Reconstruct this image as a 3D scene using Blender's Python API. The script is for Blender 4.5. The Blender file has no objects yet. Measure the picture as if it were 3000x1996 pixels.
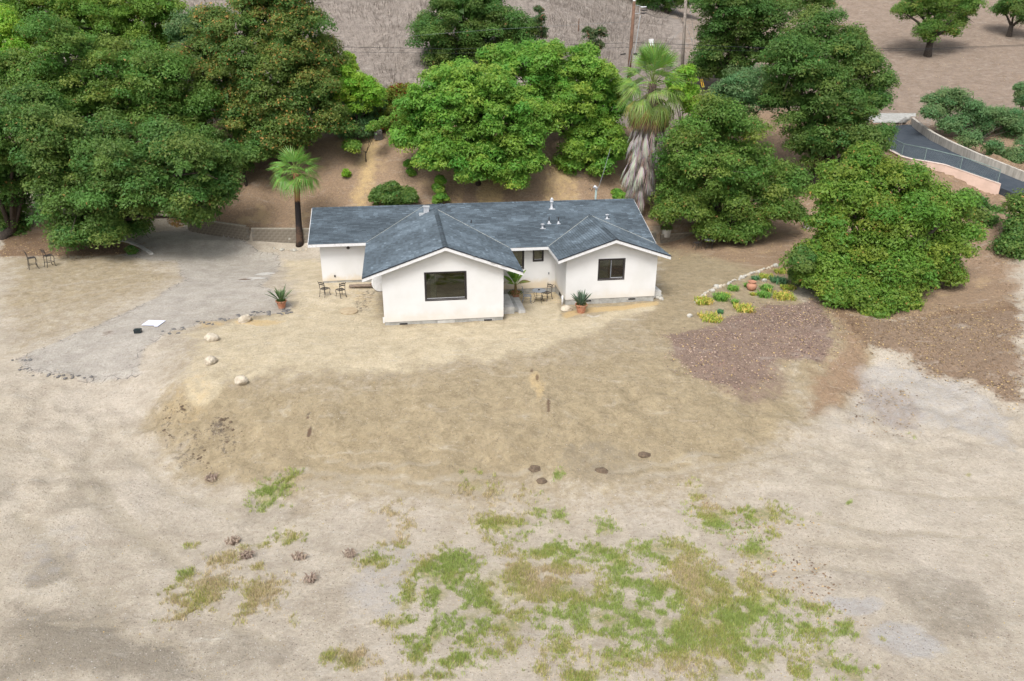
import bpy, math, random
import numpy as np
from mathutils import Matrix, Vector, geometry
rnd = random.Random(7); rng = np.random.default_rng(7)
S = bpy.context.scene; COL = S.collection
R_ = math.radians
# ---------------------------------------------------------------- camera
FPX, PITCH, ROLL, CH = 2155.11, R_(22.421), R_(.334), 14.291
_F = np.array([0, math.cos(PITCH), -math.sin(PITCH)]); _R0 = np.array([1., 0, 0]); _D0 = np.array([0, -math.sin(PITCH), -math.cos(PITCH)])
_R = math.cos(ROLL)*_R0 - math.sin(ROLL)*_D0; _D = math.cos(ROLL)*_D0 + math.sin(ROLL)*_R0
_C = np.array([0, 0, CH])
cd = bpy.data.cameras.new('camera'); cam = bpy.data.objects.new('camera', cd); COL.objects.link(cam)
cd.sensor_width = 36; cd.lens = 36*FPX/3000; cd.clip_end = 1000; cd.clip_start = .1
M = Matrix((( _R[0], -_D[0], -_F[0], 0), (_R[1], -_D[1], -_F[1], 0), (_R[2], -_D[2], -_F[2], CH), (0, 0, 0, 1)))
cam.matrix_world = M; S.camera = cam
# ---------------------------------------------------------------- light
SUN_EL, SUN_AZ = R_(56), R_(200)      # azimuth clockwise from +y; the bright part of the overcast sky is behind the camera
w = bpy.data.worlds.new('World'); S.world = w; w.use_nodes = True
nt = w.node_tree; bg = nt.nodes['Background']
sky = nt.nodes.new('ShaderNodeTexSky'); sky.sky_type = 'NISHITA'; sky.sun_disc = False
sky.sun_elevation = SUN_EL; sky.sun_rotation = SUN_AZ; sky.air_density = 1.0; sky.dust_density = 4.0; sky.ozone_density = 1
hs = nt.nodes.new('ShaderNodeHueSaturation'); hs.inputs['Saturation'].default_value = .42
nt.links.new(sky.outputs[0], hs.inputs['Color']); nt.links.new(hs.outputs[0], bg.inputs[0]); bg.inputs[1].default_value = .135
sl = bpy.data.lights.new('sun', 'SUN'); sl.energy = 1.35; sl.angle = R_(20); sl.color = (1, .985, .955)
so = bpy.data.objects.new('sun', sl); COL.objects.link(so)
sd = Vector((math.sin(SUN_AZ)*math.cos(SUN_EL), math.cos(SUN_AZ)*math.cos(SUN_EL), math.sin(SUN_EL)))
so.rotation_euler = sd.to_track_quat('Z', 'Y').to_euler(); so.location = sd*60
S.view_settings.view_transform = 'Standard'; S.view_settings.look = 'None'; S.view_settings.gamma = 1; S.view_settings.use_curve_mapping = False
S.view_settings.exposure = .70
S.cycles.max_bounces = 8; S.cycles.diffuse_bounces = 6; S.cycles.use_denoising = True
# ---------------------------------------------------------------- helpers: points in the place
K = 3000/2357.
def ray(x, y): return _F + _R*(x*K-1500)/FPX + _D*(y*K-998)/FPX
def at(x, y, Y):
    d = ray(x, y); return _C + d*(Y/d[1])
def atz(x, y, z):
    d = ray(x, y); return _C + d*((z-CH)/d[2])
def sstep(a, b, x):
    t = np.clip((x-a)/(b-a), 0, 1); return t*t*(3-2*t)
def _hash(ix, iy, s):
    n = (ix.astype(np.int64)*374761393 + iy.astype(np.int64)*668265263 + s*974711) & 0x7fffffff
    n = ((n ^ (n >> 13))*1274126177) & 0x7fffffff
    return ((n ^ (n >> 16)) & 0xffff)/65535.
def vnoise(x, y, s=0):
    ix, iy = np.floor(x), np.floor(y); fx, fy = x-ix, y-iy; fx = fx*fx*(3-2*fx); fy = fy*fy*(3-2*fy)
    a, b, c, d = _hash(ix, iy, s), _hash(ix+1, iy, s), _hash(ix, iy+1, s), _hash(ix+1, iy+1, s)
    return (a*(1-fx)+b*fx)*(1-fy) + (c*(1-fx)+d*fx)*fy
def fbm(x, y, s=0, o=4):
    r = 0; a = .5; t = 0
    for i in range(o): r = r + a*vnoise(x*2**i, y*2**i, s+i*17); t += a; a *= .5
    return r/t
# ---------------------------------------------------------------- terrain height: a thin plate through surveyed heights
CP = []
for x, y, z in [(889,749,0),(1162,739,0),(1302,703,0),(1505,691,0),(1571,628,0),(707,707,.1),(600,745,0),(744,665,.22),(691,565,0),(644,652,.12),(393,613,0),(200,640,0),(50,640,.1),(79,730,-.25),
    (47,785,-.35),(353,785,-.08),(550,864,-.1),(864,848,-.1),(1178,848,-.15),(1414,790,-.05),(1650,770,-.05),(1532,707,0),(1720,640,0),(470,770,0),(1850,700,-.05),
    (410,890,-.25),(500,905,-.35),(707,912,-.35),(1021,905,-.4),(1335,880,-.45),(1571,860,-.55),
    (400,1045,-1.75),(470,1085,-2.05),(785,1125,-2.2),(1178,1115,-2.25),(1532,1075,-2.15),(1807,985,-1.75),(800,1000,-1.2),(1200,1000,-1.3),(1550,960,-1.3),
    (330,960,-1.3),(236,905,-.95),(157,1021,-1.5),(79,905,-.75),(236,1139,-2.0),(20,1100,-1.7),
    (157,1335,-2.3),(785,1335,-2.45),(1178,1532,-2.5),(1728,1335,-2.45),(2200,1178,-2.25),(2318,1493,-2.4),(39,1532,-2.4),(800,1550,-2.5),(1900,1120,-2.1),
    (1964,775,-.3),(2278,740,.15),(2320,850,-.7),(2200,930,-1.4),(2090,830,-.9),(2000,900,-1.4),(2330,960,-1.5),
    (2082,676,.2),(2278,652,.6),(2318,550,2.1),(2239,471,3.4),(2082,393,4.7),(2045,345,5.2),(2294,437,3.5),(2335,447,3.5),(2118,303,6.0),(2246,372,4.9),(2332,407,4.0),(2170,305,7.0),(2290,350,6.0),(2357,388,5.2),(2090,262,7.2),(1845,530,.3),(1650,560,.1),(1500,540,.05),(1950,480,1.6),
    (500,560,.1),(430,530,.3),(380,540,.4),(440,515,.4),(880,600,.2),(30,560,.6),(250,560,.4)]:
    CP.append(atz(x, y, z))
for x, y, z in [(-14,54.5,1.3),(-8,54.5,1.2),(0,54.5,1.2),(8,56,1.2),(15,58,1.2),(-14,57,3.2),(-8,57,3.4),(0,57,3.4),(8,58.5,3.2),(-14,61,6.1),(-8,61,6.2),(0,61,6.2),(8,62,6.0),(16,64,4.6),
    (-14,66,8.2),(0,66,8.2),(10,67,7.6),(-14,72,10.9),(-4,72,11.3),(6,72,11),(13,74,9.3),(18,76,9.2),(24,76,8.6),(-14,86,17.6),(0,86,17.8),(6,86,17),(14,88,14.6),(22,88,14.2),
    (-22,56,2.2),(-32,56,2.3),(-44,58,2.8),(-24,62,5.6),(-36,62,5.2),(-24,70,9.2),(-40,70,8.6),(-60,70,8.5),(-28,86,17),(-50,86,17),(-80,90,18),
    (-60,40,.3),(-60,20,-2.2),(-40,12,-2.4),(0,8,-2.6),(40,12,-2.3),(60,20,-1.5),(60,40,2.2),(70,60,7),(36,78,7.6),(46,78,7.4),(34,86,9.8),(46,86,9.6),(36,95,12),(46,95,12.2),(60,95,13),(80,90,12.5),
    (-60,115,28),(0,115,28),(30,115,19),(60,115,20),(-90,140,36),(0,140,37),(60,140,28),(100,140,28),(110,60,8),(-110,60,6),(-110,20,-1),(110,20,0)]:
    CP.append(np.array([x, y, z], float))
CP = np.array(CP); _sc = 30.
def _phi(d2): return .5*d2*np.log(np.maximum(d2, 1e-12))
_cp = CP[:, :2]/_sc; _n = len(CP)
_A = np.zeros((_n+3, _n+3)); _A[:_n, :_n] = _phi(((_cp[:, None]-_cp[None])**2).sum(-1)) + np.eye(_n)*2e-4
_A[:_n, _n] = 1; _A[:_n, _n+1:] = _cp; _A[_n, :_n] = 1; _A[_n+1:, :_n] = _cp.T
_W = np.linalg.solve(_A, np.concatenate([CP[:, 2], np.zeros(3)]))
WALLX = [(-32, 59.5), (-25.2, 55.9), (-19.35, 53.15), (-10.9, 53.05), (-4, 53.2), (8, 54.6), (19, 57.4), (30, 62)]
def wall_y(x): return np.interp(x, [a for a, b in WALLX], [b for a, b in WALLX])
ROADPOLY = None
def sdist(poly, X, Y, closed=True):
    d = np.full(X.shape, 1e9); ins = np.zeros(X.shape, bool); n = len(poly)
    for i in range(n if closed else n-1):
        a = poly[i]; b = poly[(i+1) % n]; e = b-a; t = np.clip(((X-a[0])*e[0]+(Y-a[1])*e[1])/(e@e+1e-12), 0, 1)
        d = np.minimum(d, np.hypot(X-a[0]-t*e[0], Y-a[1]-t*e[1]))
        if closed:
            c = ((a[1] > Y) != (b[1] > Y)) & (X < (b[0]-a[0])*(Y-a[1])/((b[1]-a[1]) if b[1] != a[1] else 1e-9)+a[0]); ins ^= c
    return np.where(ins, d, -d) if closed else d
def hgt(x, y, fine=True):
    x = np.atleast_1d(np.asarray(x, float)); y = np.atleast_1d(np.asarray(y, float)); out = np.empty(x.shape)
    for i in range(0, len(x), 20000):
        p = np.stack([x[i:i+20000], y[i:i+20000]], 1)/_sc
        out[i:i+20000] = _phi(((p[:, None]-_cp[None])**2).sum(-1)) @ _W[:_n] + _W[_n] + p @ _W[_n+1:]
    if ROADPOLY is not None:
        c = np.flatnonzero((x > 28) & (x < 44) & (y > 54) & (y < 78))
        if len(c): q = sdist(ROADPOLY, x[c], y[c]); zr_ = np.interp(x[c], [FW[0][0], FW[-1][0]], [top_z[0]-.25, top_z[-1]-.3]); out[c] = np.where(q > -.25, np.minimum(out[c], zr_-.7), out[c])
    s = y-wall_y(x); m = (x > -25) & (x < 16)
    out = np.where(m & (s < .05), np.minimum(out, .25), out)
    out = np.where(m & (s > .05), np.maximum(out, .95), out)
    if fine:
        hill = sstep(54, 64, y)
        bank = sstep(-.3, -.8, out)*sstep(-2.3, -1.8, out)
        out = out+((fbm(x*1.1, y*1.5, 41, 4)-.5)*.38+(np.abs(fbm((x+.7*y)*1.5, (y-.7*x)*.6, 43, 3)-.5)-.1)*.42)*bank
        out = out + (fbm(x*.55, y*.55, 3)-.5)*(.07+.35*hill) + (fbm(x*2.2, y*2.2, 9, 3)-.5)*.05
    return out
_T = np.linspace(10, 170, 700)
def g(x, y):
    d = ray(x, y); P = _C + d*(_T/d[1])[:, None] if d[1] > 0 else None
    e = P[:, 2]-hgt(P[:, 0], P[:, 1]); i = int(np.argmax(e < 0))
    if e[i] >= 0: return P[-1]
    f = e[i-1]/(e[i-1]-e[i]) if i else 0
    p = P[i-1]*(1-f)+P[i]*f; return p
def hz(x, y): return float(hgt(x, y)[0])
foot = [(2030,342),(2083,365),(2146,388),(2232,419),(2300,437)]
FW = [g(x, y) for x, y in foot]; _k = np.polyfit([p[0] for p in FW], [p[2] for p in FW], 1); top_z = [float(np.polyval(_k, p[0]))+.52 for p in FW]
far = [(2040,292),(2098,286),(2118,303),(2146,323),(2189,346),(2246,372),(2332,407)]
def road_z(x): return float(np.interp(x, [FW[0][0], FW[-1][0]], [top_z[0]-.25, top_z[-1]-.3]))
FR = []
for x, y in far:
    FR.append(atz(x, y, float(np.interp(x, [2040, 2332], [6.7, 4.4]))))
def strip(pts, n=24):
    pts = np.array(pts); s = np.concatenate([[0], np.cumsum(np.linalg.norm(np.diff(pts[:, :2], axis=0), axis=1))]); t = np.linspace(0, s[-1], n); return np.stack([np.interp(t, s, pts[:, i]) for i in range(3)], 1)
nr = [np.array([p[0], p[1]+.12, road_z(p[0])]) for p in FW]; e2 = FR[-1]-FR[-2]; nr.append(g(2337,449)+np.array([0,0,.08])); frr = FR+[FR[-1]+e2*.8]; nr.append(nr[-1]+e2*.6-np.array([0,0,.3])); frr.append(frr[-1]+e2*.8)
nr.insert(0, nr[0]-(nr[1]-nr[0])*1.2); frr = [frr[0]-(frr[1]-frr[0])*1.5]+frr
ROADPOLY = np.array([p[:2] for p in nr]+[p[:2]+np.array([.1, .25]) for p in frr[::-1]])
def depth(p): return float((np.asarray(p)-_C) @ _F)
def mpx(p): return K*depth(p)/FPX       # metres per picture unit at p
# ---------------------------------------------------------------- helpers: meshes and objects
class MB:
    def __init__(s): s.v = []; s.f = []; s.c = []
    def add(s, vs, fs, c=None):
        o = len(s.v); s.v += [tuple(map(float, p)) for p in vs]; s.f += [tuple(i+o for i in f) for f in fs]; s.c += [c or (1, 1, 1)]*len(vs); return s
    def box(s, a, b, c=None, T=None):
        x0, y0, z0 = a; x1, y1, z1 = b
        v = [(x0,y0,z0),(x1,y0,z0),(x1,y1,z0),(x0,y1,z0),(x0,y0,z1),(x1,y0,z1),(x1,y1,z1),(x0,y1,z1)]
        if T: v = [tuple(T @ Vector(p)) for p in v]
        return s.add(v, [(0,3,2,1),(4,5,6,7),(0,1,5,4),(1,2,6,5),(2,3,7,6),(3,0,4,7)], c)
    def tube(s, pts, r, n=6, c=None, cap=True):
        pts = [Vector(p) for p in pts]; k = len(pts); rs = r if hasattr(r, '__len__') else [r]*k
        vs = []; fs = []; up = Vector((0, 0, 1)); prev = None
        for i, p in enumerate(pts):
            t = (pts[min(i+1, k-1)]-pts[max(i-1, 0)]).normalized()
            a = prev if prev is not None else (up if abs(t.z) < .9 else Vector((1, 0, 0)))
            a = (a - t*a.dot(t))
            a = a.normalized() if a.length > 1e-6 else t.orthogonal().normalized()
            b = t.cross(a); prev = a
            for j in range(n):
                q = 2*math.pi*j/n; vs.append(p + (a*math.cos(q)+b*math.sin(q))*rs[i])
        for i in range(k-1):
            for j in range(n): fs.append((i*n+j, i*n+(j+1) % n, (i+1)*n+(j+1) % n, (i+1)*n+j))
        if cap: fs += [tuple(range(n-1, -1, -1)), tuple(range((k-1)*n, k*n))]
        return s.add(vs, fs, c)
    def lathe(s, prof, n=20, c=None, o=(0, 0, 0), close=True):
        vs = []; fs = []
        for r, z in prof:
            for j in range(n): q = 2*math.pi*j/n; vs.append((o[0]+r*math.cos(q), o[1]+r*math.sin(q), o[2]+z))
        for i in range(len(prof)-1):
            for j in range(n): fs.append((i*n+j, i*n+(j+1) % n, (i+1)*n+(j+1) % n, (i+1)*n+j))
        if close: fs += [tuple(range(n-1, -1, -1)), tuple(range((len(prof)-1)*n, len(prof)*n))]
        return s.add(vs, fs, c)
    def mesh(s, name, mat, smooth=False, colors=False):
        me = bpy.data.meshes.new(name); me.from_pydata(s.v, [], s.f); me.materials.append(mat)
        if colors:
            a = me.color_attributes.new('tint', 'FLOAT_COLOR', 'POINT'); a.data.foreach_set('color', np.array([(r, g_, b, 1) for r, g_, b in s.c], np.float32).ravel())
        if smooth: me.shade_smooth()
        me.update(); return me
    def build(s, name, mat, parent=None, smooth=False, colors=False, **k): return link(name, s.mesh(name, mat, smooth, colors), parent, **k)
def link(name, me, parent=None, loc=None, rot=None, scale=None, mw=None):
    o = bpy.data.objects.new(name, me); COL.objects.link(o)
    if parent: o.parent = parent
    if mw is not None: o.matrix_local = mw
    if loc is not None: o.location = loc
    if rot is not None: o.rotation_euler = rot
    if scale is not None: o.scale = scale
    return o
def np_mesh(name, V, F, mat, col=None):
    V = np.ascontiguousarray(V, np.float32); F = np.ascontiguousarray(F, np.int32); m, k = F.shape
    me = bpy.data.meshes.new(name); me.vertices.add(len(V)); me.vertices.foreach_set('co', V.ravel())
    me.loops.add(m*k); me.loops.foreach_set('vertex_index', F.ravel()); me.polygons.add(m)
    me.polygons.foreach_set('loop_start', np.arange(0, m*k, k, dtype=np.int32)); me.update(calc_edges=True); me.materials.append(mat)
    if col is not None:
        a = me.color_attributes.new('tint', 'FLOAT_COLOR', 'POINT'); c = np.ones((len(V), 4), np.float32); c[:, :3] = col; a.data.foreach_set('color', c.ravel())
    return me
def tag(o, label, cat, group=None):
    o['label'] = label; o['category'] = cat
    if group: o['group'] = group
    return o
def thing(name, label, cat, loc=(0, 0, 0), rz=0, group=None):
    o = bpy.data.objects.new(name, None); COL.objects.link(o); o.location = tuple(map(float, loc)); o.rotation_euler = (0, 0, rz); o.empty_display_size = .2
    return tag(o, label, cat, group)
def kind(o, k): o['kind'] = k; return o
def dup(o, loc, rz=0, label=None, scale=None):
    c = o.copy(); COL.objects.link(c); c.location = tuple(map(float, loc)); c.rotation_euler = (0, 0, rz)
    if scale: c.scale = (scale,)*3
    if label: c['label'] = label
    for ch in list(o.children):
        d = ch.copy(); COL.objects.link(d); d.parent = c
        for g2 in list(ch.children):
            e = g2.copy(); COL.objects.link(e); e.parent = d
    return c
# ---------------------------------------------------------------- materials
class NT:
    def __init__(s, name):
        s.m = bpy.data.materials.new(name); s.m.use_nodes = True; s.t = s.m.node_tree; s.b = s.t.nodes['Principled BSDF']; s.out = s.t.nodes['Material Output']
        s.tc = s.t.nodes.new('ShaderNodeTexCoord')
    def n(s, typ, **k):
        n = s.t.nodes.new(typ)
        for a, b in k.items(): setattr(n, a, b)
        return n
    def l(s, a, b): s.t.links.new(a, b)
    def noise(s, scale, detail=4, rough=.6, co='Object', dist=0, vec=None):
        n = s.n('ShaderNodeTexNoise'); n.inputs['Scale'].default_value = scale; n.inputs['Detail'].default_value = detail; n.inputs['Roughness'].default_value = rough; n.inputs['Distortion'].default_value = dist
        s.l(vec or s.tc.outputs[co], n.inputs['Vector']); return n.outputs['Fac']
    def ramp(s, fac, a, b):
        r = s.n('ShaderNodeMapRange', interpolation_type='SMOOTHSTEP'); s.l(fac, r.inputs[0]); r.inputs[1].default_value = a; r.inputs[2].default_value = b; return r.outputs[0]
    def math(s, op, a, b=0., clamp=False):
        m = s.n('ShaderNodeMath', operation=op, use_clamp=clamp)
        for i, v in enumerate((a, b)):
            if isinstance(v, (int, float)): m.inputs[i].default_value = v
            else: s.l(v, m.inputs[i])
        return m.outputs[0]
    def mix(s, fac, a, b, mode='MIX'):
        m = s.n('ShaderNodeMix', data_type='RGBA', blend_type=mode)
        if isinstance(fac, (int, float)): m.inputs[0].default_value = fac
        else: s.l(fac, m.inputs[0])
        for i, v in ((6, a), (7, b)):
            if isinstance(v, tuple): m.inputs[i].default_value = (*v, 1)
            else: s.l(v, m.inputs[i])
        return m.outputs[2]
    def attr(s, name): return s.n('ShaderNodeAttribute', attribute_name=name)
    def bump(s, h, strength=.3, dist=.02):
        b = s.n('ShaderNodeBump'); b.inputs['Strength'].default_value = strength; b.inputs['Distance'].default_value = dist; s.l(h, b.inputs['Height']); s.l(b.outputs[0], s.b.inputs['Normal'])
    def color(s, c):
        if isinstance(c, tuple): s.b.inputs['Base Color'].default_value = (*c, 1)
        else: s.l(c, s.b.inputs['Base Color'])
    def rough(s, r, spec=.3): s.b.inputs['Roughness'].default_value = r; s.b.inputs['Specular IOR Level'].default_value = spec; return s
def pm(name, c1, c2=None, scale=6, rough=.7, bump=.0, spec=.3, metal=0, a=.35, b=.65, bscale=None, tint=False):
    N = NT(name); N.rough(rough, spec); N.b.inputs['Metallic'].default_value = metal
    f = N.noise(scale, 5, .65); col = N.mix(N.ramp(f, a, b), c1, c2 or tuple(x*.75 for x in c1))
    if tint: col = N.mix(1., col, N.attr('tint').outputs['Color'], 'MULTIPLY')
    N.color(col)
    if bump: N.bump(N.noise(bscale or scale*4, 4, .6), bump, .02)
    return N.m
def leaf_mat(name, rough=.55, trans=.3):
    N = NT(name); N.rough(rough, .35); c = N.attr('tint').outputs['Color']; N.color(c)
    t = N.n('ShaderNodeBsdfTranslucent'); hsv = N.n('ShaderNodeHueSaturation'); hsv.inputs['Value'].default_value = 1.25; N.l(c, hsv.inputs['Color']); N.l(hsv.outputs[0], t.inputs[0])
    mx = N.n('ShaderNodeMixShader'); mx.inputs[0].default_value = trans
    N.l(N.b.outputs[0], mx.inputs[1]); N.l(t.outputs[0], mx.inputs[2]); N.l(mx.outputs[0], N.out.inputs[0]); return N.m
LEAF = leaf_mat('leaf', .55, .42); DRYLEAF = leaf_mat('dry_leaf', .8, .15); BLADE = leaf_mat('grass_blade', .6, .3); PALMLEAF = leaf_mat('palm_leaf', .4, .25)
BARK = pm('bark', (.085, .068, .055), (.045, .036, .03), 9, .9, .8)
STUCCO = NT('stucco'); STUCCO.rough(.85, .2)
_sx = STUCCO.n('ShaderNodeSeparateXYZ'); STUCCO.l(STUCCO.tc.outputs['Object'], _sx.inputs[0])
_dirt = STUCCO.math('MULTIPLY', STUCCO.ramp(STUCCO.math('ADD', _sx.outputs[2], STUCCO.math('MULTIPLY', STUCCO.noise(1.6, 4), -.9)), .38, -.15), .55)
_back = STUCCO.ramp(_sx.outputs[1], 3., 4.5)
STUCCO.color(STUCCO.mix(STUCCO.math('MULTIPLY', _dirt, STUCCO.math('ADD', STUCCO.math('MULTIPLY', _back, .65), .36)), STUCCO.mix(STUCCO.ramp(STUCCO.noise(.8, 5), .35, .7), (.70, .697, .688), (.655, .65, .632)), (.62, .47, .25)))
STUCCO.bump(STUCCO.noise(60, 3), .25, .006); STUCCO = STUCCO.m
CONC = pm('concrete', (.40, .395, .37), (.28, .275, .25), 3, .9, .4, bscale=40)
CONC_PALE = pm('pale_concrete', (.56, .55, .52), (.42, .41, .38), 2.5, .85, .3, bscale=40)
FASCIA = pm('white_fascia', (.70, .70, .70), (.46, .45, .44), 9, .6, .2, a=.5, b=.78)
FRAME = pm('bronze_frame', (.028, .022, .022), (.02, .016, .017), 10, .45, 0, .5)
METALW = pm('galvanised_metal', (.60, .61, .63), (.46, .47, .49), 9, .38, 0, .5, .25)
PVC = pm('white_pipe', (.8, .8, .8), (.7, .7, .69), 5, .45)
IRON = pm('black_iron', (.022, .021, .022), (.045, .035, .03), 20, .55, .2, .5)
IRONG = pm('grey_iron', (.25, .27, .29), (.16, .17, .18), 15, .6, .2)
TERRA = pm('terracotta', (.42, .17, .09), (.50, .27, .18), 6, .85, .2)
TERRAP = pm('pale_terracotta', (.50, .26, .17), (.42, .2, .13), 6, .85, .2)
SOIL = pm('potting_soil', (.05, .035, .025), (.09, .065, .045), 20, .95, .8)
ROCK = pm('pale_rock', (.55, .49, .39), (.40, .34, .26), 3.5, .9, .7, bscale=9)
ROCKW = pm('white_rock', (.50, .48, .43), (.36, .34, .29), 5, .9, .7, bscale=14)
RUBBLE = pm('asphalt_rubble', (.2, .19, .18), (.12, .115, .11), 8, .95, .8)
BLOCK = pm('concrete_block', (.25, .215, .17), (.16, .14, .11), 2.2, .95, .6, bscale=30)
BLOCKCAP = pm('block_cap', (.42, .38, .31), (.3, .27, .22), 3, .9, .5, bscale=30)
POLE = pm('brown_pole', (.20, .115, .075), (.13, .075, .05), 3, .85, .5, bscale=14)
POLEG = pm('grey_pole', (.36, .31, .27), (.25, .21, .18), 3, .85, .5, bscale=14)
WIRE = pm('wire', (.03, .035, .04), None, 5, .6); WIREG = pm('grey_wire', (.22, .24, .25), None, 5, .5)
TIMBER = pm('weathered_timber', (.26, .2, .15), (.16, .125, .1), 7, .9, .5)
PAPER = pm('white_sheet', (.72, .74, .86), (.66, .68, .8), 2, .6)
BLACKP = pm('black_case', (.012, .02, .024), (.02, .03, .035), 12, .35, 0, .5)
GLASS = NT('window_glass'); _g = GLASS.n('ShaderNodeBsdfGlossy'); _g.inputs['Roughness'].default_value = .02; _t = GLASS.n('ShaderNodeBsdfTransparent'); _t.inputs[0].default_value = (.62, .68, .60, 1)
_f = GLASS.n('ShaderNodeFresnel'); _f.inputs['IOR'].default_value = 1.9; _x = GLASS.n('ShaderNodeMixShader'); GLASS.l(_f.outputs[0], _x.inputs[0]); GLASS.l(_t.outputs[0], _x.inputs[1]); GLASS.l(_g.outputs[0], _x.inputs[2]); GLASS.l(_x.outputs[0], GLASS.out.inputs[0]); GLASS = GLASS.m
PINK = pm('pink_render', (.64, .47, .385), (.56, .41, .33), 1.6, .85, .2, bscale=30)
PINKCAP = pm('pink_coping', (.74, .62, .55), (.66, .54, .48), 3, .8)
WHITEW = NT('stained_wall'); WHITEW.rough(.9)
_mp = WHITEW.n('ShaderNodeMapping'); _mp.inputs['Scale'].default_value = (2.2, 2.2, .35); WHITEW.l(WHITEW.tc.outputs['Object'], _mp.inputs[0])
WHITEW.color(WHITEW.mix(WHITEW.ramp(WHITEW.noise(1.6, 5, .7, vec=_mp.outputs[0]), .35, .7), (.50, .46, .40), (.30, .275, .235))); WHITEW = WHITEW.m
SHING = NT('shingle_slate'); SHING.rough(.85, .3); SHING.color(SHING.mix(1., SHING.attr('tint').outputs['Color'], SHING.mix(SHING.noise(90, 2), (.7, .7, .7), (1.3, 1.3, 1.3)), 'MULTIPLY')); SHING.bump(SHING.noise(140, 2), .4, .006); SHING = SHING.m
UNDER = pm('roof_underlay', (.03, .035, .045), None, 5, .9)
ROADM = pm('asphalt_dark', (.040, .052, .066), (.055, .066, .08), 1.2, .8, .3, bscale=60)
# ---------------------------------------------------------------- ground sheet
def lines(fine0, fine1, step, lo, hi, grow=1.25):
    a = list(np.arange(fine0, fine1+1e-6, step)); s = step
    while a[-1] < hi: s = min(s*grow, 4); a.append(a[-1]+s)
    s = step
    while a[0] > lo: s = min(s*grow, 4); a.insert(0, a[0]-s)
    return np.array(a)
gx = lines(-40, 42, .23, -120, 120); gy = np.concatenate([lines(11, 62, .21, 2, 62)[:-1], lines(62, 98, .45, 62, 150)])
GX, GY = np.meshgrid(gx, gy); PX, PY = GX.ravel(), GY.ravel(); PZ = hgt(PX, PY)
def wpoly(pts): return np.array([g(x, y)[:2] for x, y in pts])
NX = (fbm(PX*.9, PY*.9, 21)-.5)*1.6; NY = (fbm(PX*.9, PY*.9, 33)-.5)*1.6
def P(pts, wd=.6, warp=1.): return sstep(-wd, wd, sdist(wpoly(pts), PX+NX*warp, PY+NY*warp))
def Lm(pts, wd=.25, warp=.4): return 1-sstep(wd*.4, wd*1.6, sdist(wpoly(pts), PX+NX*warp, PY+NY*warp, False))
def ell(x, y, rx, ry):
    p = g(x, y); m = mpx(p); dd = _C-p; s = dd[2]/np.linalg.norm(dd); return p, rx*m, ry*m/s
def B(x, y, rx, ry, warp=.5):
    p, a, b = ell(x, y, rx, ry); return 1-sstep(.55, 1.25, np.hypot((PX+NX*warp-p[0])/a, (PY+NY*warp-p[1])/b))
mx_ = lambda *a: np.maximum.reduce(a)
L = {}
L['tan'] = mx_(P([(345,950),(420,880),(560,880),(760,890),(1000,850),(1250,830),(1500,800),(1760,800),(1830,880),(1850,980),(1700,1080),(1450,1110),(1250,1120),(950,1140),(700,1130),(520,1110),(420,1080),(360,1010)], 2.2), P([(1850,680),(2010,740),(2020,830),(1960,930),(1850,980),(1830,860)], 1.2)*.8, P([(420,700),(1500,640),(1900,700),(1950,900),(1850,1060),(1600,1180),(700,1180),(500,1080),(380,850)], 3.)*.62,
    P([(1500,560),(1850,560),(1830,680),(1880,760),(1850,860),(1500,800),(1450,740),(1520,690)], 1.)*.8, P([(0,590),(300,580),(420,640),(250,700),(0,720)], 1.5)*.6, P([(0,720),(300,690),(330,780),(120,790),(30,830),(0,900)], 1.5)*.45, P([(0,600),(420,600),(420,660),(240,730),(0,760)], 2.)*.5)  # left yard polygons: tan dirt that also paints in shade from the oaks
L['sand'] = mx_(P([(640,590),(740,590),(880,650),(890,745),(1240,735),(1520,705),(1330,790),(1150,830),(800,860),(560,880),(430,880),(440,800),(420,765),(530,740),(680,715)], 1.)*.8, P([(1180,670),(1290,670),(1290,740),(1500,700),(1510,715),(1280,760),(1160,760),(1160,700)], .4, .3), P([(640,590),(740,590),(800,650),(730,665),(650,640)], .6)*.6, B(470,880,55,30)*.8, B(590,742,70,12)*.8, B(1235,885,25,30)*.5)
L['asphalt'] = mx_(P([(400,575),(640,580),(640,620),(600,655),(675,700),(672,718),(560,728),(470,742),(395,765),(330,800),(330,860),(180,868),(95,862),(40,830),(120,790),(240,740),(330,700),(420,650)], .7, .5), P([(270,585),(330,540),(430,520),(575,560),(600,580),(420,600),(350,600)], .4, .3))
L['brown'] = mx_(sstep(-.3, .6, PY-wall_y(PX))*(PX > -25)*(PX < 18), P([(0,520),(260,520),(340,575),(250,590),(0,590)], .8), P([(1480,520),(1900,460),(2040,340),(2357,440),(2357,700),(2000,720),(1800,640),(1600,590)], 1.5)*.8, P([(1850,640),(2357,640),(2357,720),(2000,740),(2000,900),(1900,960),(1830,960),(1880,840),(1930,760)], 1.2)*.85, sstep(53, 57, PY)*(PX > 14)*(1-.15*sstep(70, 76, PY)), sstep(56, 60, PY)*(PX < -15))
L['straw'] = np.maximum(sstep(63.5, 67, PY+NX*2)*(1-sstep(15, 19, PX-(PY-75)*.15+NY*2)), sstep(72, 77, PY+NX)*(PX > 14)*.62)
L['litter'] = mx_(P([(1532,775),(1640,745),(1760,705),(1880,690),(1920,760),(1890,835),(1800,830),(1760,870),(1690,895),(1600,865),(1560,820)], .6, .6), B(1700,830,140,70)*.6)
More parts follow.
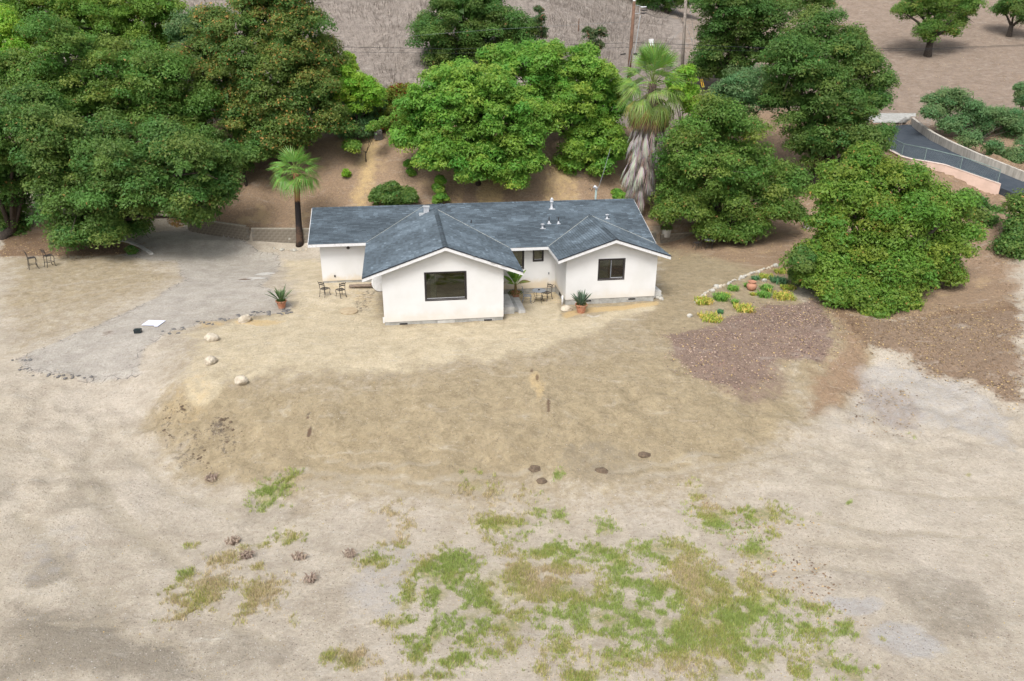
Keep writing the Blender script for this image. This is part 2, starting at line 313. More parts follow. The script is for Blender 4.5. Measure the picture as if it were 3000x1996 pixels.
L['orange'] = mx_(P([(1900,700),(2000,735),(2357,690),(2357,930),(2250,890),(2080,820),(1980,790)], 1.)*.9, B(2050,930,80,40)*.7, B(2150,850,60,20)*.6, P([(2000,350),(2357,450),(2357,650),(2250,640)], 2)*.5, P([(0,540),(240,540),(330,580),(200,588),(0,588)], .5)*.9, sstep(74, 80, PY)*(PX > 26)*.5, B(2000,745,120,20)*.4)
L['pale'] = mx_(P([(1940,830),(2060,840),(2250,880),(2357,950),(2357,1060),(2200,1000),(2080,1000),(1960,960)], 1.)*.7, B(1960,1390,70,20), B(2080,1470,90,40)*.9, B(880,1330,90,110)*.6, B(640,1330,120,150)*.4, B(120,1270,90,70)*.5, B(1950,970,80,40)*.5, B(200,830,150,40)*.3)
L['dark'] = mx_(B(400,965,60,35)*.45, B(430,1035,50,30)*.5, B(510,985,50,15)*.6, B(520,1020,30,18)*.5, Lm([(705,960),(712,1000)], .12)*.7, Lm([(1225,850),(1250,900),(1275,960)], .14)*.6, B(840,690,30,40)*.55, B(1680,810,90,40)*.35)
L['olive'] = mx_(sstep(70, 76, PY)*(PX > 14)*1., P([(0,1400),(240,1420),(400,1470),(540,1568),(0,1568)], 1.)*.95, B(130,1310,60,40)*.7, B(200,1130,60,40)*.5, P([(240,1180),(520,1240),(640,1290),(560,1310),(300,1260)], 1.)*.5, P([(380,1420),(560,1440),(760,1530),(700,1568),(500,1568)], 1.)*.6, B(2180,1390,150,80)*.6, B(2000,1330,100,40)*.4, B(600,1180,120,30)*.5, B(1380,1060,140,40)*.5, B(1500,1180,120,30)*.3)
L['track'] = mx_(*[Lm(p, .16) for p in ([(100,1440),(265,1437),(280,1455),(350,1465),(430,1500),(500,1560)],[(250,1345),(258,1395),(270,1437)],[(40,1180),(120,1250),(230,1390)],[(0,680),(180,650),(400,625)],[(330,1060),(380,1110),(460,1150),(560,1170)],[(1000,1100),(1100,1090),(1230,1085)],[(0,1010),(100,1040),(190,1110)],[(760,1060),(900,1075),(1010,1060)],[(1800,1180),(2000,1220),(2250,1230)],[(1850,1240),(2050,1270)],[(1900,1100),(2100,1140),(2330,1150)],[(0,720),(200,675),(420,640)],[(0,760),(160,700),(260,670)],[(150,1080),(260,1190),(420,1300)],[(205,1040),(210,1090),(330,1230),(480,1330)],[(300,1050),(400,1130),(540,1200)],[(680,1085),(900,1100),(1200,1150)],[(640,1110),(880,1120),(1100,1170)],[(1450,1100),(1700,1060),(1900,1030)],[(1420,1080),(1650,1045)],[(1750,1330),(1900,1300),(2050,1330)],[(500,1420),(640,1490)],[(1210,1330),(1250,1340)])])
L['ochre'] = mx_(P([(1290,722),(1345,708),(1430,704),(1520,692),(1520,702),(1430,716),(1340,722),(1300,735)], .25, .15), P([(1175,672),(1285,668),(1300,700),(1240,700),(1200,690)], .4, .3)*.5, P([(740,650),(835,655),(880,690),(885,740),(800,690),(740,680)], .5, .4)*.45, B(590,742,70,9)*.8, B(1235,885,22,26)*.7, B(440,915,60,40)*.45, B(480,745,40,10)*.6, P([(840,310),(880,310),(870,400),(850,500),(790,500),(810,420)], .9, .6)*.75, B(1130,445,35,20)*.8, B(1290,440,60,16)*.6, B(1050,430,30,18)*.5)
L['chalk'] = mx_(B(610,630,25,5), B(590,640,22,5), B(560,646,30,5)*.6, B(1360,725,34,4)*.6)
L['dark_marks'] = mx_(Lm([(1225,852),(1250,888),(1270,950)], .10)*.75, Lm([(702,962),(712,996)], .08)*.75, Lm([(640,956),(705,941)], .04)*.7, Lm([(1130,940),(1160,948)], .05)*.6, Lm([(1730,1000),(1770,1030)], .05)*.5, B(562,643,16,4), B(240,770,25,8)*.5, B(150,650,60,12)*.3)  # dark brown erosion lines on the bank and a few dark spots
# grass patches in the lower yard (place, radii, thickness, dryness)
GR = []
for X, Y, a, b, d in [(890,280,110,60,.5),(1000,340,110,40,.5),(1230,345,80,40,.4),(340,440,90,40,.5),(430,570,80,50,.5),(400,660,50,25,.8),(285,670,45,30,.6),(1050,530,170,55,.9),(1300,445,40,45,.7),(1445,475,50,45,.7),(1750,560,60,60,.7),(1435,205,40,20,.9),(965,635,40,20,.6),(240,785,90,45,.7),(740,760,130,80,1),(560,830,90,70,.9),(700,880,200,90,.8),(430,1050,70,80,.9),(430,930,50,70,.6),(620,1010,120,70,.7),(1170,860,70,70,1),(1180,960,100,110,.95),(1330,700,170,60,.7),(1480,740,100,50,.7),(1430,820,130,50,.6),(1700,700,110,60,.8),(1830,780,70,70,.9),(1430,980,200,90,.9),(960,1070,200,90,.6),(830,1150,120,80,.7),(1100,1220,140,90,.9),(620,1240,110,80,.9),(390,1195,110,45,1),(300,1185,60,30,.8),(450,1290,45,35,.9),(370,1290,40,30,.7),(850,1285,70,45,.8),(1120,1340,60,40,.8),(1000,1390,70,60,.6),(480,1400,60,60,.9),(680,1430,90,50,.9),(800,1415,80,45,1),(560,1350,80,40,.6),(80,1430,90,50,1),(260,1450,20,15,.9),(1430,1340,100,80,.8),(1740,1150,170,90,.8),(1900,900,150,60,.8),(2080,700,180,50,.8),(2110,980,100,60,.9),(2000,1050,120,60,.5),(2050,1150,200,60,.5),(2150,1200,120,60,.7),(1830,1430,140,70,.9),(1350,1490,100,50,.6),(1600,1540,200,50,.9),(480,1550,200,30,.7),(650,1530,70,30,.7),(2200,800,80,50,.7),(2200,1380,80,70,.7),(1000,950,300,250,.5),(1500,1050,400,250,.5),(1900,1150,350,250,.5),(1300,800,300,150,.4)]:
    GR.append((785.7+.3487*X, 1021.4+.3487*Y, .3487*a, .3487*b, d))
for X, Y, a, b, d in [(230,670,50,50,.6),(330,770,110,50,.8),(540,760,120,40,.8),(310,810,60,25,.9),(590,850,40,30,.7),(520,940,70,50,.9),(200,960,60,50,.8),(80,940,90,40,.8),(60,1130,60,50,.8),(230,1070,90,70,1),(370,1130,120,60,.9),(500,1080,60,50,.7),(580,1150,90,60,.8),(560,1220,120,50,.8),(420,1260,150,50,.7),(800,1215,80,25,.8),(960,1300,40,25,.8),(940,1340,70,20,.7),(830,1350,60,30,.8),(740,1310,80,40,.8),(100,1300,120,50,.6),(300,1300,90,50,.7),(150,1370,150,50,.6),(400,1420,150,60,.6),(600,1400,80,50,.6),(850,1480,80,60,.7),(970,1520,60,40,.9),(730,1520,60,40,.9),(1100,1530,60,15,.6),(540,1480,120,60,.6),(350,1510,150,50,.6),(100,1490,120,50,.5),(1283,378,10,6,.9),(1550,570,18,8,1),(975,700,20,8,.6),(1628,945,20,8,.7),(1137,1365,14,8,.9),(350,1300,300,200,.6),(250,1100,150,150,.5)]:
    GR.append((1492.8+.4741*X, 825+.4741*Y, .4741*a, .4741*b, d))
for X, Y, a, b, d in [(1240,710,70,45,1),(1340,640,40,30,.7),(1320,910,60,25,.9),(1190,940,45,20,.7),(880,945,40,12,.8),(1100,985,45,30,.8),(1010,1010,55,30,.7),(1190,1040,35,18,.8),(860,1080,50,30,.6),(930,1180,90,50,.9),(1000,1120,80,50,.7),(1200,1140,90,40,1),(1160,1210,50,60,.9),(1260,1190,40,40,.7),(830,1260,60,40,.7),(820,1190,50,40,.5),(790,1145,30,15,.7),(865,1135,15,8,.8),(1380,1280,40,25,.7),(1470,1295,20,10,.8),(1520,1450,60,30,.9),(1630,1470,60,30,1),(1705,1020,40,35,.8)]:
    GR.append((.499*X, 785.7+.499*Y, .499*a, .499*b, d))
GW = []
gm = np.zeros(PX.shape)
for x, y, a, b, d in GR:
    p, ra, rb = ell(x, y, a, b); GW.append((p, ra, rb, d))
    m = 1-sstep(.3, 1.2, np.hypot((PX+NX*.35-p[0])/ra, (PY+NY*.35-p[1])/rb)); gm = np.maximum(gm, m*d)
L['grass'] = gm
def ground_material():
    N = NT('ground'); N.rough(.95, .15)
    co = 'Object'
    sepy = N.n('ShaderNodeSeparateXYZ'); N.l(N.tc.outputs[co], sepy.inputs[0])
    mpn = N.n('ShaderNodeMapping'); mpn.inputs['Scale'].default_value = (.55, 1.5, 1); mpn.inputs['Rotation'].default_value = (0, 0, .25); N.l(N.tc.outputs[co], mpn.inputs[0])
    strk = N.noise(1.3, 7, .72, vec=mpn.outputs[0], dist=.6); blot = N.noise(.7, 8, .7, dist=.8)
    big = N.noise(.22, 5, .6); mid = N.noise(1.1, 6, .65, dist=.4); fin = N.noise(7, 5, .7); vf = N.noise(38, 3, .7); edge = N.noise(2.6, 7, .72)
    AT = [N.attr('lay%d' % i) for i in range(5)]; ch = {}
    for (nm, a) in (('tan', 0), ('asphalt', 1), ('litter', 2), ('olive', 3), ('ochre', 4)):
        sp = N.n('ShaderNodeSeparateColor'); N.l(AT[a].outputs['Color'], sp.inputs[0])
        names = LAY[a*3:a*3+3]
        for i, q in enumerate(names): ch[q] = sp.outputs[i]
    col = N.mix(N.ramp(mid, .3, .7), (.488, .428, .342), (.378, .324, .252))
    col = N.mix(N.math('MULTIPLY', N.ramp(big, .4, .7), .7), col, (.50, .44, .365))
    def layer(col, nm, c1, c2, amp=.7, lo=.35, hi=.65, op=1., tex=None, nz=None):
        t = N.math('ADD', ch[nm], N.math('MULTIPLY', N.math('SUBTRACT', nz or edge, .5), amp))
        f = N.math('MULTIPLY', N.ramp(t, lo, hi), op)
        return N.mix(f, col, N.mix(tex or N.ramp(fin, .35, .65), c1, c2)), f
    col, _ = layer(col, 'tan', (.372, .300, .186), (.245, .192, .114), 1.0, .2, .75, .92, N.ramp(N.noise(2.2, 7, .72, dist=.7), .3, .72))
    col, _ = layer(col, 'sand', (.590, .505, .355), (.480, .400, .270), 1.2, .3, .9, .85, N.ramp(mid, .35, .7))
    col, _ = layer(col, 'olive', (.265, .230, .178), (.205, .178, .138), .9, .25, .85, .8)
    col, fas = layer(col, 'asphalt', (.435, .402, .355), (.345, .318, .280), .5, .35, .65, .8, N.ramp(mid, .3, .7))
    vor = N.n('ShaderNodeTexVoronoi', feature='DISTANCE_TO_EDGE'); vor.inputs['Scale'].default_value = 2.4
    wv = N.n('ShaderNodeMix', data_type='VECTOR'); wv.inputs[0].default_value = .25; N.l(N.tc.outputs[co], wv.inputs[4])
    nc = N.n('ShaderNodeTexNoise'); nc.inputs['Scale'].default_value = 2.; N.l(N.tc.outputs[co], nc.inputs['Vector']); N.l(nc.outputs['Color'], wv.inputs[5]); N.l(wv.outputs[1], vor.inputs['Vector'])
    rim = N.math('MULTIPLY', N.ramp(ch['asphalt'], .3, .48), N.ramp(ch['asphalt'], .98, .6))
    crack = N.math('MULTIPLY', N.math('MULTIPLY', N.ramp(vor.outputs['Distance'], .05, .01), rim), .75)
    col = N.mix(crack, col, (.11, .10, .095))
    col, _ = layer(col, 'brown', (.345, .236, .150), (.215, .148, .098), .8, .3, .8, .95)
    col = N.mix(N.math('MULTIPLY', N.math('MULTIPLY', N.ramp(ch['brown'], .5, .9), N.ramp(N.noise(.45, 5, .65), .52, .66)), N.math('MULTIPLY', N.ramp(sepy.outputs[1], 66, 62), .6)), col, (.46, .335, .19))
    col, _ = layer(col, 'straw', (.295, .258, .225), (.200, .172, .150), .9, .3, .8, .95, N.ramp(mid, .3, .7))
    col, _ = layer(col, 'litter', (.275, .190, .155), (.155, .105, .092), .9, .3, .75, .8, N.ramp(vf, .4, .6))
    col, _ = layer(col, 'orange', (.255, .165, .100), (.150, .098, .065), 1.1, .35, .8, .85, N.ramp(vf, .4, .6))
    col, _ = layer(col, 'pale', (.47, .45, .43), (.36, .335, .31), 1.1, .35, .9, .8)
    col, _ = layer(col, 'dark', (.090, .072, .06), (.14, .11, .085), 1.6, .45, .75, .85, nz=N.noise(5, 5, .75))
    col, _ = layer(col, 'track', (.44, .385, .295), (.34, .29, .215), .9, .3, .9, .6)
    col, _ = layer(col, 'grass', (.24, .255, .095), (.36, .305, .165), 1., .3, .8, .8)
    col = N.mix(N.math('MULTIPLY', N.ramp(strk, .5, .72), .26), col, (.245, .205, .155))
    col = N.mix(N.math('MULTIPLY', N.ramp(strk, .46, .3), .3), col, (.54, .505, .445))
    col = N.mix(1., col, N.mix(N.ramp(blot, .3, .7), (.93, .93, .93), (1.06, 1.06, 1.06)), 'MULTIPLY')
    col, _ = layer(col, 'ochre', (.60, .44, .22), (.48, .34, .165), 1.2, .3, .95, .8)
    col, _ = layer(col, 'chalk', (.66, .65, .62), (.56, .54, .5), 1.6, .4, .8, .7)
    col, _ = layer(col, 'dark_marks', (.16, .10, .065), (.12, .08, .055), .9, .35, .7, .85)
    # speckle: gravel, twigs, small leaves
    v2 = N.n('ShaderNodeTexVoronoi'); v2.inputs['Scale'].default_value = 14; N.l(N.tc.outputs[co], v2.inputs['Vector'])
    sep = N.n('ShaderNodeSeparateColor'); N.l(v2.outputs['Color'], sep.inputs[0])
    col = N.mix(N.math('MULTIPLY', N.ramp(sep.outputs[0], .9, .97), N.math('MULTIPLY', N.ramp(v2.outputs['Distance'], .5, .2), .25)), col, (.60, .57, .53))
    col = N.mix(N.math('MULTIPLY', N.ramp(sep.outputs[1], .9, .97), N.math('MULTIPLY', N.ramp(v2.outputs['Distance'], .5, .2), .6)), col, (.13, .10, .08))
    col = N.mix(1., col, N.mix(fin, (.66, .66, .66), (1.34, 1.34, 1.34)), 'MULTIPLY'); col = N.mix(1., col, N.mix(vf, (.62, .62, .62), (1.38, 1.38, 1.38)), 'MULTIPLY')
    N.color(col)
    N.bump(N.math('ADD', N.math('MULTIPLY', fin, .9), N.math('MULTIPLY', vf, .35)), 1., .09); return N.m
LAY = ['tan', 'sand', 'brown', 'asphalt', 'pale', 'dark', 'litter', 'orange', 'straw', 'olive', 'track', 'grass', 'ochre', 'chalk', 'dark_marks']
nxg, nyg = len(gx), len(gy); ii = np.arange((nyg-1)*nxg).reshape(nyg-1, nxg)[:, :-1].ravel()
PZ = PZ - .06*np.clip(L['track'], 0, 1)
gme = np_mesh('ground', np.stack([PX, PY, PZ], 1), np.stack([ii, ii+1, ii+nxg+1, ii+nxg], 1), ground_material()); gme.shade_smooth()
for i in range(5):
    a = gme.color_attributes.new('lay%d' % i, 'FLOAT_COLOR', 'POINT'); c = np.ones((len(PX), 4), np.float32)
    for j in range(3): c[:, j] = L[LAY[i*3+j]]
    a.data.foreach_set('color', c.ravel())
ground = kind(link('ground', gme), 'structure')
# ---------------------------------------------------------------- the house
YAW = R_(8.865); HO = Vector((-6.796, 36.569, 0))
house = thing('house', 'white stucco single storey house with dark grey shingle gable roofs', 'house', HO, YAW)
MH = Matrix.Translation(HO) @ Matrix.Rotation(YAW, 4, 'Z')
def hw(u, v, z=0): return np.array(MH @ Vector((u, v, z)))
def hg(u, v):
    p = hw(u, v); return hz(p[0], p[1])
SM, SW, SE, SL, SR = .345, .3512, .37, .33, .332
A = (3.82, 9.15, 4.505); Lr = (2.79, 10.72, 4.143); AF = (3.338, -.38, 4.336); E_ = (3.338, 8.66, 4.336)
FACES = {
 'cw': [(-.95,-.38,2.83), AF, E_, A, Lr, (-.95,6.74,2.83)],
 'ce': [AF, (7.37,-.38,2.844), (7.37,4.336,2.844), E_],
 'main': [(7.37,4.336,2.844),(9.71,4.336,2.844),(12.95,7.455,3.92),(16.19,4.336,2.844),(16.3,4.336,2.844),(16.3,9.15,4.505),A,E_],
 'rw': [(9.71,1.46,2.844),(12.95,1.46,3.92),(12.95,7.455,3.92),(9.71,4.336,2.844)],
 're': [(12.95,1.46,3.92),(16.19,1.46,2.844),(16.19,4.336,2.844),(12.95,7.455,3.92)],
 'left': [(-4.37,6.74,2.83),(-.95,6.74,2.83),Lr,(-4.37,10.72,4.143)],
 'mback': [A,(16.3,9.15,4.505),(16.3,13.96,2.845),(.9,13.96,2.845),(2.79,10.72,3.963)],
 'lback': [(-4.37,10.72,4.143),Lr,(2.79,14.7,2.83),(-4.37,14.7,2.83)]}
def shade(u, v, s):
    n = float(fbm(np.array([u*.8+s*7]), np.array([v*1.1+s*3]), 5, 4)[0]); k = rnd.random()
    b = .075+.045*rnd.random()+max(0, n-.42)*.16
    if k < (n-.47)*1.5: b = .135+.06*rnd.random()
    b *= 1.1; return (b*.78, b*1.0, b*1.18)
tabs = []
roofs = {}
def roof_face(key, si):
    poly = [Vector(p) for p in FACES[key]]; n = (poly[1]-poly[0]).cross(poly[2]-poly[1]).normalized()
    if n.z < 0: n = -n
    dn = Vector((0, 0, -1)); dn = (dn - n*dn.dot(n)).normalized(); al = dn.cross(n); o = poly[0]
    deck = MB(); k = len(poly); t = Vector((0, 0, -.11)); top = [p-Vector((0, 0, .004)) for p in poly]
    pl = top + [p+t for p in top]; tri = geometry.tessellate_polygon([top])
    fs = []
    for a, b, c in tri: fs += [(a, b, c), (c+k, b+k, a+k)]
    fs += [(i, i+k, (i+1) % k+k, (i+1) % k) for i in range(k)]
    deck.add(pl, fs); roof = deck.build('roof', UNDER, house); roofs[key] = roof
    ab = [((p-o).dot(al), (p-o).dot(dn)) for p in poly]; bmin = min(b for a, b in ab); bmax = max(b for a, b in ab)
    def inter(b):
        xs = []
        for i in range(k):
            (a0, b0), (a1, b1) = ab[i], ab[(i+1) % k]
            if (b0 > b) != (b1 > b): xs.append(a0+(a1-a0)*(b-b0)/(b1-b0))
        xs.sort(); return list(zip(xs[::2], xs[1::2]))
    mb = MB(); ex = .142; b = bmax-.001; row = 0
    while b > bmin+.02:
        bt = max(b-ex, bmin+.002); i0 = inter(b); i1 = inter(bt)
        if len(i0) != len(i1): i0 = i1 = i0 if len(i0) > len(i1) else i1
        if i0:
            for (x0, x1), (y0, y1) in zip(i0, i1):
                lo, hi = min(x0, y0), max(x1, y1); a = lo - ((row*.137) % .29)
                while a < hi:
                    wdt = rnd.choice((.24, .29, .33)); a2 = a+wdt
                    q = []
                    for aa in (a, a2-.006): q.append((min(max(aa, x0), x1), min(max(aa, y0), y1)))
                    if q[1][0]-q[0][0] > .03 or q[1][1]-q[0][1] > .03:
                        th = .022+.008*rnd.random(); ov = .03 if b > bmax-.01 else 0
                        pt = lambda aa, bb, h: o+al*aa+dn*bb+n*h
                        vs = [pt(q[0][1], bt, .004), pt(q[1][1], bt, .004), pt(q[1][0], b+ov, th), pt(q[0][0], b+ov, th), pt(q[1][0], b+ov, .0), pt(q[0][0], b+ov, .0)]
                        c3 = (vs[0]+vs[2])/2; c = shade(c3.x, c3.y, si)
                        full = abs(q[0][0]-q[0][1]) < 1e-6 and abs(q[1][0]-q[1][1]) < 1e-6 and q[0][0] == a and ex-.001 < b-bt
                        if full and key in ('cw', 'ce') and len(tabs) < 300 and c3.y < 3.4: tabs.append((key, c3, a2-.006-a, b, c, pt((q[0][0]+q[1][0])/2, b, 0), al, dn, n, th, ov))
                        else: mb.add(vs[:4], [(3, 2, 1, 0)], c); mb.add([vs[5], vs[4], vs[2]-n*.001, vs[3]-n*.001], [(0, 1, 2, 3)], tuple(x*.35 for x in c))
                    a = a2
        b -= ex; row += 1
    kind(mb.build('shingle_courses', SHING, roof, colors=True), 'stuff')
for i, k_ in enumerate(('ce', 'cw', 'main', 'rw', 're', 'left', 'mback', 'lback')): roof_face(k_, i)
_vm = {}
for key, c3, wd, b, c, pos, al, dn, n, th, ov in tabs:      # the nearest shingles one by one, meshes shared by width and tone
    kk = (round(wd, 2), round(c[1]*40), ov > 0)
    if kk not in _vm:
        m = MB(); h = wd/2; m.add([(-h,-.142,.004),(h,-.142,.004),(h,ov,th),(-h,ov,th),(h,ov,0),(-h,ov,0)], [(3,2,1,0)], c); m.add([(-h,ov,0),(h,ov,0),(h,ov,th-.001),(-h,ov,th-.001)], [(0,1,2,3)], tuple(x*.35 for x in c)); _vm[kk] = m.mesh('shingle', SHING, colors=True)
    mw = Matrix(((al.x, dn.x, n.x, pos.x), (al.y, dn.y, n.y, pos.y), (al.z, dn.z, n.z, pos.z), (0, 0, 0, 1)))
    link('shingle', _vm[kk], roofs[key], mw=mw)
def ridge(p, q, n1, n2, pa):
    p, q = Vector(p), Vector(q); d = (q-p).normalized(); L_ = (q-p).length; mb = MB(); t = 0; s1 = Vector(n1).cross(d); s2 = Vector(n2).cross(d)
    a = Vector(n1); b = Vector(n2)
    while t < L_:
        e = min(t+.19, L_); c = shade(p.x+t, p.y, 3); c = tuple(x*.75 for x in c)
        h0, h1 = .022, .042
        P0 = p+d*t; P1 = p+d*e; vs = []
        for Q, h in ((P0, h1), (P1, h0)):
            vs += [Q+a*.15+Vector((0, 0, h-.004)), Q+Vector((0, 0, h+.015)), Q+b*.15+Vector((0, 0, h-.004))]
        mb.add(vs, [(0, 1, 4, 3), (1, 2, 5, 4), (1, 0, 2)], c); t += .125
    kind(mb.build('ridge_caps', SHING, roofs[pa], colors=True), 'stuff')
def dv(x, y, z): return Vector((x, y, z)).normalized()
ridge(AF, E_, dv(-1, 0, -SW), dv(1, 0, -SE), 'cw'); ridge(E_, A, dv(-1, .2, -.3), dv(.6, -.8, -.3), 'cw'); ridge((4.0, 9.15, 4.505), (16.3, 9.15, 4.505), dv(0, -1, -SM), dv(0, 1, -SM), 'main')
ridge((12.95, 1.46, 3.92), (12.95, 7.455, 3.92), dv(-1, 0, -SR), dv(1, 0, -SR), 'rw'); ridge((-4.37, 10.72, 4.143), Lr, dv(0, -1, -SL), dv(0, 1, -SL), 'left'); ridge(A, Lr, dv(-1, -.3, -.35), dv(.3, 1, -.35), 'cw')
# valley metal
VAL = pm('valley_metal', (.36, .37, .33), (.25, .27, .26), 6, .6)
for p, q in (((-.95,6.74,2.83), Lr), ((7.37,4.336,2.844), E_), ((9.71,4.336,2.844), (12.95,7.455,3.92)), ((16.19,4.336,2.844), (12.95,7.455,3.92))):
    MB().tube([Vector(p)+Vector((0,0,.018)), Vector(q)+Vector((0,0,.018))], .022, 6).build('valley_flashing', VAL, house)
def fascia(p, q, out, h=.17, t=.035):
    p, q = Vector(p), Vector(q); out = Vector(out); z = Vector((0, 0, 1)); a = out*.003; b = out*t
    vs = [p+a-z*.012, q+a-z*.012, q+b-z*.012, p+b-z*.012]; vs += [x-z*h for x in vs]
    MB().add(vs, [(0,1,2,3),(7,6,5,4),(0,4,5,1),(1,5,6,2),(2,6,7,3),(3,7,4,0)]).build('fascia_board', FASCIA, house)
F_ = (0, -1, 0)
def drip(p, q):
    p, q = Vector(p), Vector(q); b = Vector((0, -.055, 0)); z = Vector((0, 0, 1)); vs = [p-z*.03, q-z*.03, q-z*.03+b, p-z*.03+b]; vs += [x+z*.05 for x in vs]
    MB().add(vs, [(3,2,1,0),(4,5,6,7),(0,1,5,4),(1,2,6,5),(2,3,7,6),(3,0,4,7)]).build('drip_edge', UNDER, house)
for p, q in (((-.985,-.38,2.818), AF), (AF, (7.405,-.38,2.832)), ((9.675,1.46,2.832), (12.95,1.46,3.92)), ((12.95,1.46,3.92), (16.225,1.46,2.832))): drip(p, q)
fascia((-.985,-.38,2.79), (AF[0],AF[1],AF[2]-.028), F_, .17); fascia((AF[0],AF[1],AF[2]-.028), (7.405,-.38,2.804), F_, .17)
fascia((9.675,1.46,2.804), (12.95,1.46,3.892), F_, .17); fascia((12.95,1.46,3.892), (16.225,1.46,2.804), F_, .17)
fascia((-4.37,6.74,2.83), (-.95,6.74,2.83), F_); fascia((7.405,4.336,2.844), (9.675,4.336,2.844), F_)
fascia((-.95,-.38,2.83), (-.95,6.70,2.83), (-1,0,0)); fascia((7.37,-.38,2.844), (7.37,4.30,2.844), (1,0,0)); fascia((9.71,1.46,2.844), (9.71,4.30,2.844), (-1,0,0)); fascia((16.19,1.46,2.844), (16.19,4.33,2.844), (1,0,0))
fascia((16.3,4.336,2.844), (16.3,9.15,4.505), (1,0,0)); fascia((16.3,9.15,4.505), (16.3,13.96,2.845), (1,0,0)); fascia((-4.37,6.74,2.83), (-4.37,10.72,4.143), (-1,0,0)); fascia((-4.37,10.72,4.143), (-4.37,14.7,2.83), (-1,0,0))
fascia((16.3,13.96,2.845), (.9,13.96,2.845), (0,1,0)); fascia((2.79,14.7,2.83), (-4.37,14.7,2.83), (0,1,0))
def wall(o, ax, outl, holes=(), t=.16, mat=STUCCO, name='wall'):
    # a panel in the plane through o along ax (and z), thickness t to the left of ax (inside)
    o = Vector(o); ax = Vector(ax); inn = Vector((-ax.y, ax.x, 0))
    loops = [outl]+[[(a, z0), (a, z1), (b, z1), (b, z0)] for a, b, z0, z1 in holes]
    flat = [p for lp in loops for p in lp]; k = len(flat)
    tri = geometry.tessellate_polygon([[Vector((a, z, 0)) for a, z in lp] for lp in loops])
    to = lambda a, z, d: o+ax*a+Vector((0, 0, z))+inn*d
    vs = [to(a, z, 0) for a, z in flat]+[to(a, z, t) for a, z in flat]; fs = []
    nrm = ax.cross(Vector((0, 0, 1)))
    for a, b, c in tri:
        if (vs[b]-vs[a]).cross(vs[c]-vs[a]).dot(nrm) < 0: a, c = c, a
        fs += [(a, b, c), (c+k, b+k, a+k)]
    i0 = 0
    for lp in loops:
        m = len(lp)
        for i in range(m): a, b = i0+i, i0+(i+1) % m; fs.append((a, b, b+k, a+k))
        i0 += m
    return MB().add(vs, fs).build(name, mat, house)
zw = lambda u: 4.336-SW*(3.338-u) if u < 3.338 else 4.336-SE*(u-3.338)
zr = lambda u: 3.92-SR*abs(u-12.95)
dz = .13
wall((0,0,0), (1,0,0), [(0,.2),(6.4,.2),(6.4,zw(6.4)-dz),(3.338,zw(3.338)-dz),(0,zw(0)-dz)], [(2.24,4.38,1.34,2.84)])
wall((6.4,0,0), (0,1,0), [(.163,.2),(4.85,.2),(4.85,zw(6.4)-dz),(.163,zw(6.4)-dz)]); wall((0,7.24,0), (0,-1,0), [(0,.2),(7.077,.2),(7.077,zw(0)-dz),(0,zw(0)-dz)])
wall((6.4,4.85,0), (1,0,0), [(0,.12),(3.877,.12),(3.877,2.844+SM*.51-dz),(0,2.844+SM*.51-dz)], [(.75,1.90,1.42,2.53),(2.51,3.09,1.85,2.53)])
wall((10.277,4.85,0), (0,-1,0), [(0,.3),(2.75,.3),(2.75,zr(10.277)-dz),(0,zr(10.277)-dz)])
wall((10.277,1.938,0), (1,0,0), [(0,.3),(5.343,.3),(5.343,zr(15.62)-dz),(2.673,3.92-dz),(0,zr(10.277)-dz)], [(1.89,3.39,1.44,2.63)])
wall((15.62,1.938,0), (0,1,0), [(.163,.3),(11.4,.3),(11.4,2.95-dz),(7.212,4.505-dz),(2.7,2.95-dz),(.163,zr(15.62)-dz)])
wall((-3.78,7.24,0), (1,0,0), [(0,.36),(3.78,.36),(3.78,2.83+SL*.5-dz),(0,2.83+SL*.5-dz)])
wall((-3.78,14.2,0), (0,-1,0), [(0,.36),(6.797,.36),(6.797,2.98-dz),(3.48,4.143-dz),(0,2.98-dz)])
wall((15.62,13.4,0), (-1,0,0), [(.163,.3),(12.8,.3),(12.8,2.88),(.163,2.88)]); wall((2.6,14.2,0), (-1,0,0), [(0,.36),(6.217,.36),(6.217,2.86),(0,2.86)])
def fnd(a, b): MB().box(a, b).build('foundation', CONC, house)
fnd((.03,.03,-.5), (6.37,7.2,.198)); fnd((6.372,4.88,-.5), (10.3,13.3,.118)); fnd((10.305,1.968,-.5), (15.59,13.37,.298)); fnd((-3.75,7.27,-.5), (.028,14.17,.358)); fnd((.03,7.27,-.5),(6.3,13.3,.118))
